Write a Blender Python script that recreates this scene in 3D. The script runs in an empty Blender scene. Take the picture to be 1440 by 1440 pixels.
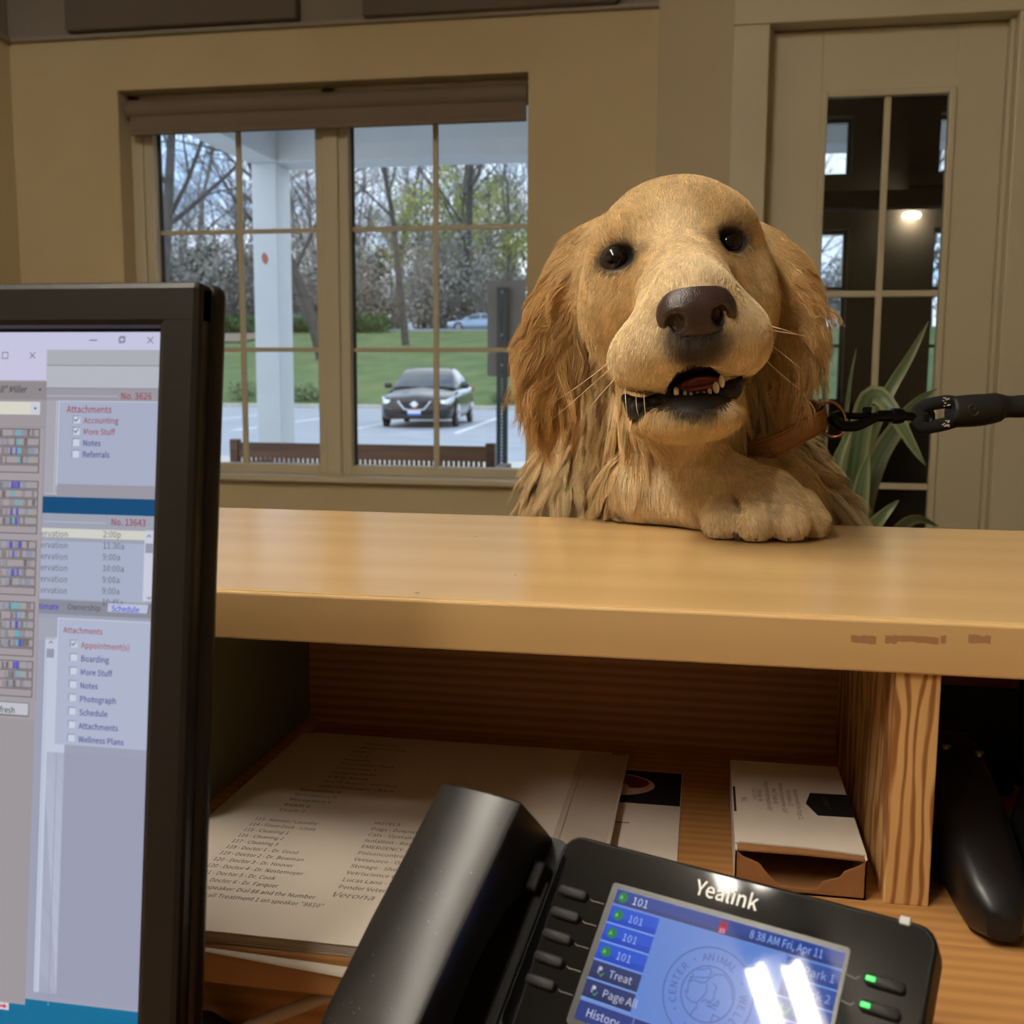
import bpy, bmesh, math, random
import numpy as np
from mathutils import Vector, Matrix

# ------------------------------------------------------------------ camera
SC = bpy.context.scene
COL = SC.collection
FPX = 1500.0                       # focal length in pixels of the 1440 px frame
YAW, PITCH, ROLL = math.radians(10.3), math.radians(7.13), math.radians(0.34)
CAM = np.array([0.0, 0.0, 1.188])
_f = np.array([-math.sin(YAW) * math.cos(PITCH), math.cos(YAW) * math.cos(PITCH), -math.sin(PITCH)])
_r = np.array([math.cos(YAW), math.sin(YAW), 0.0])
_u = np.cross(_r, _f)
_rr = _r * math.cos(ROLL) + _u * math.sin(ROLL)
_uu = -_r * math.sin(ROLL) + _u * math.cos(ROLL)
RCAM = np.array([_rr, -_uu, _f])   # rows: right, down, forward

cam_data = bpy.data.cameras.new('camera')
cam = bpy.data.objects.new('camera', cam_data)
COL.objects.link(cam)
cam_data.sensor_width = 36.0
cam_data.lens = 36.0 * FPX / 1440.0
cam_data.clip_start = 0.02
cam_data.clip_end = 600
cam.matrix_world = Matrix(((_rr[0], _uu[0], -_f[0], CAM[0]), (_rr[1], _uu[1], -_f[1], CAM[1]),
                           (_rr[2], _uu[2], -_f[2], CAM[2]), (0, 0, 0, 1)))
cam_data.dof.use_dof = True
cam_data.dof.focus_distance = 0.72
cam_data.dof.aperture_fstop = 17.0
SC.camera = cam

# ------------------------------------------------------------------ view
SC.view_settings.view_transform = 'Standard'
SC.view_settings.look = 'None'
SC.view_settings.exposure = 0.6
SC.view_settings.gamma = 1.0
SC.view_settings.use_curve_mapping = False


def lin(c):
    """sRGB 0-255 -> linear rgba"""
    o = []
    for v in c[:3]:
        v = v / 255.0
        o.append(v / 12.92 if v <= 0.04045 else ((v + 0.055) / 1.055) ** 2.4)
    return (o[0], o[1], o[2], 1.0)


# ------------------------------------------------------------------ overcast sky
world = bpy.data.worlds.new('overcast_sky')
SC.world = world
world.use_nodes = True
_nt = world.node_tree
_nt.nodes.clear()
_tc = _nt.nodes.new('ShaderNodeTexCoord')
_mp = _nt.nodes.new('ShaderNodeMapping')
_mp.inputs['Scale'].default_value = (1.0, 1.0, 2.2)
_no = _nt.nodes.new('ShaderNodeTexNoise')
_no.inputs['Scale'].default_value = 4.2
_no.inputs['Detail'].default_value = 6
_no.inputs['Roughness'].default_value = 0.55
_cr = _nt.nodes.new('ShaderNodeValToRGB')
_cr.color_ramp.elements[0].position = 0.36
_cr.color_ramp.elements[0].color = lin((158, 190, 228))
_cr.color_ramp.elements[1].position = 0.60
_cr.color_ramp.elements[1].color = lin((238, 248, 255))
_bg = _nt.nodes.new('ShaderNodeBackground')
_bg.inputs['Strength'].default_value = 1.55
_wo = _nt.nodes.new('ShaderNodeOutputWorld')
_nt.links.new(_tc.outputs['Generated'], _mp.inputs['Vector'])
_nt.links.new(_mp.outputs['Vector'], _no.inputs['Vector'])
_nt.links.new(_no.outputs['Fac'], _cr.inputs['Fac'])
_nt.links.new(_cr.outputs['Color'], _bg.inputs['Color'])
_nt.links.new(_bg.outputs['Background'], _wo.inputs['Surface'])

LAMP = 66.0                         # radiance of the ceiling tubes

# ------------------------------------------------------------------ pixel helpers (direction only; distance from a plane)
def ray(x, y):
    return RCAM.T @ np.array([(x - 720) / FPX, (y - 720) / FPX, 1.0])

def onZ(x, y, z):
    d = ray(x, y)
    return CAM + d * ((z - CAM[2]) / d[2])

def onY(x, y, Y):
    d = ray(x, y)
    return CAM + d * (Y / d[1])

def dep(x, y, D):
    return CAM + ray(x, y) * D

def onP(x, y, p0, n):
    d = ray(x, y)
    return CAM + d * (((p0 - CAM) @ n) / (d @ n))

# ------------------------------------------------------------------ materials
MATS = {}

def mat(name, col=(128, 128, 128), rough=0.6, metal=0.0, spec=0.5, emit=None, estr=1.0, linear=False):
    if name in MATS:
        return MATS[name]
    m = bpy.data.materials.new(name)
    m.use_nodes = True
    b = m.node_tree.nodes['Principled BSDF']
    b.inputs['Base Color'].default_value = col if linear else lin(col)
    b.inputs['Roughness'].default_value = rough
    b.inputs['Metallic'].default_value = metal
    b.inputs['Specular IOR Level'].default_value = spec
    if emit is not None:
        b.inputs['Emission Color'].default_value = lin(emit)
        b.inputs['Emission Strength'].default_value = estr
    MATS[name] = m
    return m

def nd(m, t, **kw):
    n = m.node_tree.nodes.new(t)
    for k, v in kw.items():
        if hasattr(n, k):
            setattr(n, k, v)
        else:
            n.inputs[k].default_value = v
    return n

def lk(m, a, b):
    m.node_tree.links.new(a, b)

def ramp(m, stops):
    n = nd(m, 'ShaderNodeValToRGB')
    e = n.color_ramp.elements
    while len(e) < len(stops):
        e.new(0.5)
    for i, (p, c) in enumerate(stops):
        e[i].position = p
        e[i].color = lin(c)
    return n

def noisy(name, c1, c2, scale=8.0, rough=0.7, bump=0.0, detail=5, stretch=(1, 1, 1), spec=0.4, bscale=None, coord='Object'):
    """plain surface with procedural mottling"""
    if name in MATS:
        return MATS[name]
    m = mat(name, c1, rough, spec=spec)
    b = m.node_tree.nodes['Principled BSDF']
    tc = nd(m, 'ShaderNodeTexCoord')
    mp = nd(m, 'ShaderNodeMapping')
    mp.inputs['Scale'].default_value = stretch
    no = nd(m, 'ShaderNodeTexNoise', Scale=scale, Detail=detail)
    r = ramp(m, [(0.3, c1), (0.7, c2)])
    lk(m, tc.outputs[coord], mp.inputs['Vector'])
    lk(m, mp.outputs['Vector'], no.inputs['Vector'])
    lk(m, no.outputs['Fac'], r.inputs['Fac'])
    lk(m, r.outputs['Color'], b.inputs['Base Color'])
    if bump:
        n2 = nd(m, 'ShaderNodeTexNoise', Scale=bscale or scale * 6, Detail=3)
        lk(m, mp.outputs['Vector'], n2.inputs['Vector'])
        bp = nd(m, 'ShaderNodeBump', Strength=bump, Distance=0.01)
        lk(m, n2.outputs['Fac'], bp.inputs['Height'])
        lk(m, bp.outputs['Normal'], b.inputs['Normal'])
    return m

def wood(name, dark, light, axis='X', rings=30.0, warp=6.0, fine=90.0, rough=0.45, contrast=(0.25, 0.75), spec=0.4, stretch=0.06, bands='Y', knot=1.0):
    """grain along one axis: banded rings, stretched noise, fine pores"""
    if name in MATS:
        return MATS[name]
    m = mat(name, light, rough, spec=spec)
    b = m.node_tree.nodes['Principled BSDF']
    tc = nd(m, 'ShaderNodeTexCoord')
    mp = nd(m, 'ShaderNodeMapping')
    s = [1.0, 1.0, 1.0]
    s['XYZ'.index(axis)] = stretch
    mp.inputs['Scale'].default_value = s
    lk(m, tc.outputs['Object'], mp.inputs['Vector'])
    wv = nd(m, 'ShaderNodeTexWave', wave_type='BANDS', bands_direction=bands)
    wv.inputs['Scale'].default_value = rings
    wv.inputs['Distortion'].default_value = warp
    wv.inputs['Detail'].default_value = 2.0
    wv.inputs['Detail Scale'].default_value = knot
    lk(m, mp.outputs['Vector'], wv.inputs['Vector'])
    no = nd(m, 'ShaderNodeTexNoise', Scale=fine, Detail=4)
    lk(m, mp.outputs['Vector'], no.inputs['Vector'])
    big = nd(m, 'ShaderNodeTexNoise', Scale=fine * 0.12, Detail=2)
    lk(m, mp.outputs['Vector'], big.inputs['Vector'])
    mx = nd(m, 'ShaderNodeMix')
    mx.inputs[0].default_value = 0.35
    lk(m, wv.outputs['Fac'], mx.inputs[2])
    lk(m, no.outputs['Fac'], mx.inputs[3])
    mx2 = nd(m, 'ShaderNodeMix')
    mx2.inputs[0].default_value = 0.3
    lk(m, mx.outputs[0], mx2.inputs[2])
    lk(m, big.outputs['Fac'], mx2.inputs[3])
    r = ramp(m, [(contrast[0], dark), (contrast[1], light)])
    lk(m, mx2.outputs[0], r.inputs['Fac'])
    lk(m, r.outputs['Color'], b.inputs['Base Color'])
    bp = nd(m, 'ShaderNodeBump', Strength=0.08, Distance=0.002)
    lk(m, no.outputs['Fac'], bp.inputs['Height'])
    lk(m, bp.outputs['Normal'], b.inputs['Normal'])
    return m

def attr_mat(name, emissive=0.0, rough=0.6, spec=0.3, coat=0.0):
    """colour from the corner attribute 'col' (print or a lit screen)"""
    if name in MATS:
        return MATS[name]
    m = mat(name, (0, 0, 0), rough, spec=spec)
    b = m.node_tree.nodes['Principled BSDF']
    a = nd(m, 'ShaderNodeAttribute', attribute_name='col')
    if emissive:
        lk(m, a.outputs['Color'], b.inputs['Emission Color'])
        b.inputs['Emission Strength'].default_value = emissive
    else:
        lk(m, a.outputs['Color'], b.inputs['Base Color'])
    if coat:
        b.inputs['Coat Weight'].default_value = coat
        b.inputs['Coat Roughness'].default_value = 0.03
    return m

def glass_mat(name, tint=(255, 255, 255), refl=1.0):
    """thin clear pane"""
    if name in MATS:
        return MATS[name]
    m = bpy.data.materials.new(name)
    m.use_nodes = True
    nt = m.node_tree
    nt.nodes.clear()
    out = nt.nodes.new('ShaderNodeOutputMaterial')
    tr = nt.nodes.new('ShaderNodeBsdfTransparent')
    tr.inputs['Color'].default_value = lin(tint)
    gl = nt.nodes.new('ShaderNodeBsdfGlossy')
    gl.inputs['Roughness'].default_value = 0.02
    fr = nt.nodes.new('ShaderNodeFresnel')
    fr.inputs['IOR'].default_value = 1.5
    mu = nt.nodes.new('ShaderNodeMath')
    mu.operation = 'MULTIPLY'
    mu.inputs[1].default_value = refl
    mi = nt.nodes.new('ShaderNodeMixShader')
    nt.links.new(fr.outputs['Fac'], mu.inputs[0])
    nt.links.new(mu.outputs['Value'], mi.inputs['Fac'])
    nt.links.new(tr.outputs['BSDF'], mi.inputs[1])
    nt.links.new(gl.outputs['BSDF'], mi.inputs[2])
    nt.links.new(mi.outputs['Shader'], out.inputs['Surface'])
    MATS[name] = m
    return m

# ------------------------------------------------------------------ mesh helpers
class MB:
    """collects verts/faces, builds ONE mesh object"""
    def __init__(s):
        s.v, s.f, s.mi = [], [], []
        s.m = 0

    def add(s, vs, fs):
        o = len(s.v)
        s.v.extend([tuple(map(float, p)) for p in vs])
        s.f.extend([tuple(i + o for i in f) for f in fs])
        s.mi.extend([s.m] * len(fs))
        return s

    def box(s, x0, x1, y0, y1, z0, z1):
        v = [(x, y, z) for z in (z0, z1) for y in (y0, y1) for x in (x0, x1)]
        return s.add(v, [(0, 2, 3, 1), (4, 5, 7, 6), (0, 1, 5, 4), (2, 6, 7, 3), (0, 4, 6, 2), (1, 3, 7, 5)])

    def rbox(s, x0, x1, y0, y1, z0, z1, r, seg=2):
        """box with all edges rounded"""
        bm = bmesh.new()
        bmesh.ops.create_cube(bm, size=1.0)
        for q in bm.verts:
            q.co = Vector((x0 + (q.co.x + .5) * (x1 - x0), y0 + (q.co.y + .5) * (y1 - y0), z0 + (q.co.z + .5) * (z1 - z0)))
        bmesh.ops.bevel(bm, geom=list(bm.edges), offset=r, segments=seg, profile=0.5, affect='EDGES', clamp_overlap=True)
        bm.verts.index_update()
        s.add([q.co for q in bm.verts], [[q.index for q in f.verts] for f in bm.faces])
        bm.free()
        return s

    def tube(s, pts, radii, n=8, cap=True, flat=1.0, up=None):
        pts = [np.array(p, float) for p in pts]
        if not hasattr(radii, '__len__'):
            radii = [radii] * len(pts)
        rings = []
        prev = None
        for i, p in enumerate(pts):
            a = pts[max(i - 1, 0)]
            b = pts[min(i + 1, len(pts) - 1)]
            t = b - a
            t = t / (np.linalg.norm(t) + 1e-12)
            if prev is None:
                ref = np.array(up if up is not None else ((0, 0, 1.0) if abs(t[2]) < 0.9 else (1.0, 0, 0)), float)
                e1 = np.cross(t, ref)
            else:
                e1 = prev - t * (prev @ t)
            e1 = e1 / (np.linalg.norm(e1) + 1e-12)
            prev = e1
            e2 = np.cross(t, e1)
            rings.append([p + radii[i] * (math.cos(2 * math.pi * k / n) * e1 + flat * math.sin(2 * math.pi * k / n) * e2) for k in range(n)])
        v = [q for r in rings for q in r]
        f = []
        for i in range(len(rings) - 1):
            for k in range(n):
                k2 = (k + 1) % n
                f.append((i * n + k, i * n + k2, (i + 1) * n + k2, (i + 1) * n + k))
        if cap:
            f.append(tuple(range(n))[::-1])
            f.append(tuple((len(rings) - 1) * n + k for k in range(n)))
        return s.add(v, f)

    def lathe(s, prof, c=(0, 0, 0), n=24, axis='Z', cap=True):
        v, f = [], []
        for r, h in prof:
            for k in range(n):
                a = 2 * math.pi * k / n
                p = (r * math.cos(a), r * math.sin(a), h)
                if axis == 'Y':
                    p = (p[0], p[2], p[1])
                elif axis == 'X':
                    p = (p[2], p[0], p[1])
                v.append((p[0] + c[0], p[1] + c[1], p[2] + c[2]))
        for i in range(len(prof) - 1):
            for k in range(n):
                k2 = (k + 1) % n
                f.append((i * n + k, i * n + k2, (i + 1) * n + k2, (i + 1) * n + k))
        if cap:
            f.append(tuple(range(n))[::-1])
            f.append(tuple((len(prof) - 1) * n + k for k in range(n)))
        return s.add(v, f)

    def prism(s, poly, d0, d1, plane='XY'):
        """extrude polygon; plane gives the two polygon axes"""
        n = len(poly)
        def P(a, b, d):
            return {'XY': (a, b, d), 'XZ': (a, d, b), 'YZ': (d, a, b)}[plane]
        v = [P(a, b, d0) for a, b in poly] + [P(a, b, d1) for a, b in poly]
        f = [tuple(range(n))[::-1], tuple(range(n, 2 * n))]
        for k in range(n):
            k2 = (k + 1) % n
            f.append((k, k2, n + k2, n + k))
        return s.add(v, f)

    def loft(s, secs, cap=True, closed=True):
        n = len(secs[0])
        v = [p for r in secs for p in r]
        f = []
        kk = n if closed else n - 1
        for i in range(len(secs) - 1):
            for k in range(kk):
                k2 = (k + 1) % n
                f.append((i * n + k, i * n + k2, (i + 1) * n + k2, (i + 1) * n + k))
        if cap:
            f.append(tuple(range(n))[::-1])
            f.append(tuple((len(secs) - 1) * n + k for k in range(n)))
        return s.add(v, f)

    def xform(s, M):
        M = Matrix(M)
        s.v = [tuple(M @ Vector(p)) for p in s.v]
        return s

    def mesh(s, name, mats, smooth=None):
        me = bpy.data.meshes.new(name)
        me.from_pydata(s.v, [], s.f)
        for m in (mats if isinstance(mats, (list, tuple)) else [mats]):
            me.materials.append(m)
        if len(me.polygons) == len(s.mi):
            me.polygons.foreach_set('material_index', s.mi)
        bm = bmesh.new()
        bm.from_mesh(me)
        bmesh.ops.recalc_face_normals(bm, faces=bm.faces)
        bm.to_mesh(me)
        bm.free()
        if smooth:
            shade(me, smooth)
        me.update()
        return me

    def build(s, name, mats, parent=None, smooth=None):
        return link(name, s.mesh(name, mats, smooth), parent)


def shade(me, angle):
    """smooth shading with sharp edges above the angle (degrees)"""
    me.polygons.foreach_set('use_smooth', [True] * len(me.polygons))
    if angle >= 179:
        return
    bm = bmesh.new()
    bm.from_mesh(me)
    a = math.radians(angle)
    for e in bm.edges:
        e.smooth = not (len(e.link_faces) == 2 and e.calc_face_angle(0) > a)
    bm.to_mesh(me)
    bm.free()

def link(name, data, parent=None):
    o = bpy.data.objects.new(name, data)
    COL.objects.link(o)
    if parent is not None:
        o.parent = parent
    return o

def thing(name, label, cat, loc=(0, 0, 0), rotz=0.0, group=None):
    o = bpy.data.objects.new(name, None)
    COL.objects.link(o)
    o.location = loc
    o.rotation_euler = (0, 0, rotz)
    o.empty_display_size = 0.05
    o['label'] = label
    o['category'] = cat
    if group:
        o['group'] = group
    return o

def tag(o, label, cat, group=None, kind=None):
    o['label'] = label
    o['category'] = cat
    if group:
        o['group'] = group
    if kind:
        o['kind'] = kind
    return o

def struct(o):
    o['kind'] = 'structure'
    return o

def dup(root, loc=None, rotz=None, scale=None, label=None, group=None):
    r = root.copy()
    COL.objects.link(r)
    if loc is not None:
        r.location = loc
    if rotz is not None:
        r.rotation_euler = (0, 0, rotz)
    if scale is not None:
        r.scale = (scale, scale, scale) if not hasattr(scale, '__len__') else scale
    if label:
        r['label'] = label
    if group:
        r['group'] = group
    for ch in list(root.children):
        c = ch.copy()
        COL.objects.link(c)
        c.parent = r
        for g in list(ch.children):
            d = g.copy()
            COL.objects.link(d)
            d.parent = c
    return r

# ------------------------------------------------------------------ flat print: rectangles and lettering on a canvas plane
_TXT = {}
UI_FONT = None
try:                                # the sans face that ships with Blender, else its built-in font
    import os
    _fp = os.path.join(bpy.utils.system_resource('DATAFILES'), 'fonts', 'Noto Sans CJK Regular.woff2')
    if os.path.exists(_fp):
        UI_FONT = bpy.data.fonts.load(_fp)
except Exception:
    UI_FONT = None

def text_mesh(string, bold=False, serif=False):
    """outline of a string at size 1 as (verts, faces), baseline-left at 0"""
    key = (string, bold)
    if key in _TXT:
        return _TXT[key]
    cu = bpy.data.curves.new('lettering', 'FONT')
    cu.body = string
    cu.size = 1.0
    cu.resolution_u = 2
    if UI_FONT is not None:
        cu.font = UI_FONT
    if bold:
        cu.offset = 0.0045 if UI_FONT is not None else 0.012
    ob = bpy.data.objects.new('lettering', cu)
    me = bpy.data.meshes.new_from_object(ob)
    v = np.array([q.co[:] for q in me.vertices], float).reshape(-1, 3) * (2.35 if UI_FONT is not None else .92)
    f = [tuple(p.vertices) for p in me.polygons]
    bpy.data.objects.remove(ob)
    bpy.data.curves.remove(cu)
    bpy.data.meshes.remove(me)
    _TXT[key] = (v, f)
    return v, f


class Canvas:
    """flat print in a local plane (x right, y up); layers lifted a hair apart"""
    def __init__(s, step=0.00004):
        s.v, s.f, s.c = [], [], []
        s.step = step

    def poly(s, pts, col, layer=1):
        o = len(s.v)
        s.v.extend([(p[0], p[1], layer * s.step) for p in pts])
        s.f.append(tuple(range(o, o + len(pts))))
        s.c.append(lin(col))
        return s

    def rect(s, x0, y0, x1, y1, col, layer=1):
        return s.poly([(x0, y0), (x1, y0), (x1, y1), (x0, y1)], col, layer)

    def line(s, pts, w, col, layer=1):
        for a, b in zip(pts[:-1], pts[1:]):
            a = np.array(a, float)
            b = np.array(b, float)
            t = b - a
            L = np.linalg.norm(t)
            if L < 1e-9:
                continue
            n = np.array([-t[1], t[0]]) / L * w / 2
            e = t / L * w * 0.3
            s.poly([a - n - e, b - n + e, b + n + e, a + n - e], col, layer)
        return s

    def disc(s, x, y, r, col, layer=1, n=20):
        return s.poly([(x + r * math.cos(2 * math.pi * k / n), y + r * math.sin(2 * math.pi * k / n)) for k in range(n)], col, layer)

    def ring(s, x, y, r, w, col, layer=1, n=48):
        for k in range(n):
            a, b = 2 * math.pi * k / n, 2 * math.pi * (k + 1) / n
            s.poly([(x + q * math.cos(t), y + q * math.sin(t)) for q, t in ((r - w / 2, a), (r + w / 2, a), (r + w / 2, b), (r - w / 2, b))], col, layer)
        return s

    def text(s, x, y, size, string, col, bold=False, layer=2, slant=0.0, rot=0.0, squash=1.0):
        v, f = text_mesh(string, bold)
        o = len(s.v)
        ca, sa = math.cos(rot), math.sin(rot)
        for p in v:
            a, b = (p[0] * squash + slant * p[1]) * size, p[1] * size
            s.v.append((x + a * ca - b * sa, y + a * sa + b * ca, layer * s.step))
        s.f.extend([tuple(i + o for i in q) for q in f])
        s.c.extend([lin(col)] * len(f))
        return s

    def build(s, name, material, parent=None):
        me = bpy.data.meshes.new(name)
        me.from_pydata(s.v, [], s.f)
        me.materials.append(material)
        at = me.color_attributes.new('col', 'FLOAT_COLOR', 'CORNER')
        cols = np.array([c for f, c in zip(s.f, s.c) for _ in f], np.float32)
        at.data.foreach_set('color', cols.ravel())
        me.update()
        # make faces look up (+z)
        bm = bmesh.new()
        bm.from_mesh(me)
        for q in bm.faces:
            if q.normal.z < 0:
                q.normal_flip()
        bm.to_mesh(me)
        bm.free()
        return link(name, me, parent)

def frame_matrix(p, ex, ey, ez):
    return Matrix(((ex[0], ey[0], ez[0], p[0]), (ex[1], ey[1], ez[1], p[1]), (ex[2], ey[2], ez[2], p[2]), (0, 0, 0, 1)))
# ================================================================== ROOM SHELL
W = 3.6            # inner face of the window wall
WD = 3.5           # face of the door section
paint = noisy('tan_wall_paint', (201, 184, 148), (197, 179, 143), 3.0, 0.75, bump=0.04, bscale=220)
paint_bump = noisy('beige_wall_paint', (186, 172, 144), (182, 168, 140), 3.0, 0.75, bump=0.04, bscale=220)
grey_paint = noisy('grey_upper_paint', (139, 130, 120), (134, 125, 115), 3.0, 0.8)
trim_paint = noisy('cream_trim_paint', (196, 186, 158), (192, 181, 153), 4.0, 0.45, spec=0.5)
frame_paint = noisy('cream_window_vinyl', (200, 191, 166), (196, 187, 162), 4.0, 0.4, spec=0.5)
ceil_mat = noisy('white_ceiling_tile', (205, 200, 190), (190, 185, 176), 60, 0.9)
floor_mat = noisy('speckled_floor_vinyl', (120, 104, 84), (140, 122, 98), 26, 0.4, spec=0.4)

XL, XR, YB, ZC, ZU = -2.49, 3.3, -3.4, 3.08, 2.369
wx0, wx1, wz0, wz1 = -2.077, -0.608, 0.83, 2.187

m = MB().box(XL - .2, XR + .2, YB - .2, W + .2, -0.12, 0.0)
struct(m.build('floor', floor_mat))
m = MB().box(XL - .2, XR + .2, YB - .2, W + .2, ZC, ZC + .1)
struct(m.build('ceiling', ceil_mat))

m = MB()
m.box(XL - .2, wx0, W, W + .2, 0, ZU)
m.box(wx1, -0.1, W, W + .2, 0, ZU)
m.box(wx0, wx1, W, W + .2, 0, wz0)
m.box(wx0, wx1, W, W + .2, wz1, ZU)
m.m = 1
m.box(XL - .2, -0.1, W, W + .2, ZU, ZC)
struct(m.build('wall_back', [paint, grey_paint]))

DX0, DX1, DZ = 0.156, 0.868, 2.262        # door opening
m = MB()
m.box(-0.182, 0.047, WD, W + .2, 0, ZC)
m.box(0.97, XR + .2, WD, W + .2, 0, ZC)
m.box(0.047, 0.97, WD + .02, W + .2, DZ + .06, ZC)
struct(m.build('wall_door_side', paint_bump))

m = MB()
m.box(XL - .2, XL, YB, W, 0, ZU)
m.m = 1
m.box(XL - .2, XL, YB, W, ZU, ZC)
struct(m.build('wall_left', [paint, grey_paint]))
struct(MB().box(XR, XR + .2, YB, WD, 0, ZC).build('wall_right', paint))
struct(MB().box(XL - .2, XR + .2, YB - .2, YB, 0, ZC).build('wall_rear', paint))

# thin ledge where tan paint meets the grey upper wall
ledge_mat = noisy('grey_ledge_paint', (150, 141, 130), (146, 137, 126), 4, 0.5)
struct(MB().rbox(XL, -0.182, W - .022, W + .01, ZU - .006, ZU + .008, .003).build('trim_1', ledge_mat))
struct(MB().rbox(XL - .01, XL + .022, YB, W - .022, ZU - .006, ZU + .008, .003).build('trim_2', ledge_mat))
struct(MB().rbox(wx0 - .4, -0.182, W - .014, W + .005, 0, .1, .004).build('baseboard_back', trim_paint))

# acoustic panels on the upper wall
ac = noisy('taupe_acoustic_fabric', (112, 102, 94), (104, 94, 86), 260, 0.95, bump=0.3, bscale=700)
a = onY(91, 43, W - .05)
b = onY(416, 26, W - .05)
p = MB().rbox(a[0], b[0], W - .05, W - .0002, a[2], a[2] + .6, .006).build('acoustic_panel', ac)
tag(p, 'taupe fabric acoustic panel high on the wall over the left window sash', 'panel', 'acoustic panels on the upper wall')
a = onY(509, 22, W - .05)
b = onY(868, 2, W - .05)
p = MB().rbox(a[0], b[0], W - .05, W - .0002, a[2], a[2] + .6, .006).build('acoustic_panel', ac)
tag(p, 'taupe fabric acoustic panel high on the wall over the right window sash', 'panel', 'acoustic panels on the upper wall')

# ------------------------------------------------------------------ window
win = struct(thing('window_1', 'cream double window with a grid of muntins', 'window'))
del win['category'], win['label']
clear = glass_mat('clear_glass')
YF, YG = 3.692, 3.735
gl0, gl1 = onY(227, 330, YG)[0], onY(450.5, 330, YG)[0]
gr0, gr1 = onY(496, 330, YG)[0], onY(737, 330, YG)[0] + .06
zg0, zg1 = onY(560, 655, YG)[2], wz1 - .05
fr = MB()
fr.rbox(wx0, gl0 - .035, YF - .012, W + .19, wz0, wz1, .004)          # outer frame left
fr.rbox(gr1 + .03, wx1 + .0, YF - .012, W + .19, wz0, wz1, .004)
fr.rbox(gl1 + .03, gr0 - .035, YF - .012, W + .19, wz0, wz1, .004)      # centre mullion
fr.rbox(wx0, wx1, YF - .012, W + .19, wz1 - .05, wz1, .004)
fr.rbox(wx0, wx1, YF - .022, W + .19, wz0 - .01, zg0 - .03, .006)
fr.build('window_frame', frame_paint, win)
for x0, x1 in ((gl0, gl1), (gr0, gr1)):
    s = MB()
    s.rbox(x0 - .036, x0, YF, YG + .02, zg0 - .03, zg1 + .02, .003)
    s.rbox(x1, x1 + .031, YF, YG + .02, zg0 - .03, zg1 + .02, .003)
    s.rbox(x0, x1, YF, YG + .02, zg0 - .034, zg0, .003)
    s.rbox(x0, x1, YF, YG + .02, zg1, zg1 + .03, .003)
    s.build('sash', frame_paint, win)
gasket = mat('black_gasket', (28, 28, 26), .6)
for x0 in (gl0, gr0):
    MB().box(x0 - .001, x0 + .006, YG - .004, YG + .012, zg0, zg1).build('gasket', gasket, win)
mz = [onY(340, 326, YG)[2], onY(560, 492, YG)[2]]
mx_ = [onY(338.5, 330, YG)[0], onY(613, 330, YG)[0]]
for (x0, x1), xm in zip(((gl0, gl1), (gr0, gr1)), mx_):
    MB().rbox(xm - .0095, xm + .0095, YG - .006, YG + .008, zg0, zg1, .002).build('muntin', frame_paint, win)
    for z in mz:
        MB().rbox(x0, x1, YG - .005, YG + .007, z - .008, z + .008, .002).build('muntin', frame_paint, win)
    for xa, xb in ((x0, xm), (xm, x1)):
        for za, zb in ((zg0, mz[1]), (mz[1], mz[0]), (mz[0], zg1)):
            MB().box(xa, xb, YG, YG + .003, za, zb).build('pane', clear, win)
sl = MB()
zs = onY(500, 671, W - .03)[2]
sl.rbox(wx0 - .0, wx1 + .0, W - .035, YF, zs - .022, zs, .005)
sl.build('window_sill', frame_paint, win)

# roller blind pulled up under the head of the window
blind_mat = noisy('taupe_blind_cloth', (126, 112, 98), (118, 104, 91), 300, 0.85, bump=0.15, bscale=900)
rb = thing('roller_blind', 'taupe roller blind rolled up at the head of the window', 'blind', (0, W, wz1 - .03))
rb.matrix_basis = Matrix.Translation((0, 0, 0))
zc = onY(450, 145, W + .05)[2]
n = 20
prof = [(W + .048 + .040 * math.cos(a), zc + .034 * math.sin(a)) for a in [2 * math.pi * k / n for k in range(n)]]
MB().loft([[(x, y, z) for y, z in prof] for x in (wx0 + .018, wx1 - .006)]).build('blind_roll', blind_mat, rb, 60)
MB().rbox(wx0 + .03, wx1 - .01, W + .024, W + .030, onY(450, 176, W + .02)[2] - .004, zc, .002).build('blind_cloth', blind_mat, rb)
MB().rbox(wx0 + .03, wx1 - .01, W + .018, W + .034, onY(450, 179, W + .02)[2] - .004, onY(450, 172, W + .02)[2], .004).build('hem_bar', blind_mat, rb)
MB().lathe([(.026, 0), (.026, .012)], (wx0 + .006, W + .055, zc), 16, 'X').build('bracket', mat('grey_bracket', (120, 116, 108), .4), rb)
MB().lathe([(.026, 0), (.026, .008)], (wx1 - .008, W + .055, zc), 16, 'X').build('bracket', MATS['grey_bracket'], rb)

# ------------------------------------------------------------------ door and its casing
cs = MB()
cs.rbox(0.047, DX0, WD - .018, W + .1, 0, DZ + .0, .004)
cs.rbox(DX1, 0.975, WD - .018, W + .1, 0, DZ + .0, .004)
cs.rbox(0.047, 0.975, WD - .022, W + .1, DZ, DZ + .072, .004)
cs.rbox(DX0 + .0, DX0 + .012, WD + .03, W + .08, 0, DZ, .002)
cs.rbox(DX1 - .012, DX1, WD + .03, W + .08, 0, DZ, .002)
struct(cs.build('trim_3', trim_paint))
tp = MB()                                    # panel frame above the head casing
zt = DZ + .072
tp.rbox(0.047, 0.12, WD - .010, WD + .03, zt, ZC, .003)
tp.rbox(0.9, 0.975, WD - .010, WD + .03, zt, ZC, .003)
tp.rbox(0.12, 0.9, WD + .004, WD + .03, zt, ZC, .003)
tp.rbox(0.12, 0.9, WD - .006, WD + .03, zt, zt + .012, .003)
struct(tp.build('trim_4', trim_paint))

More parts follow.
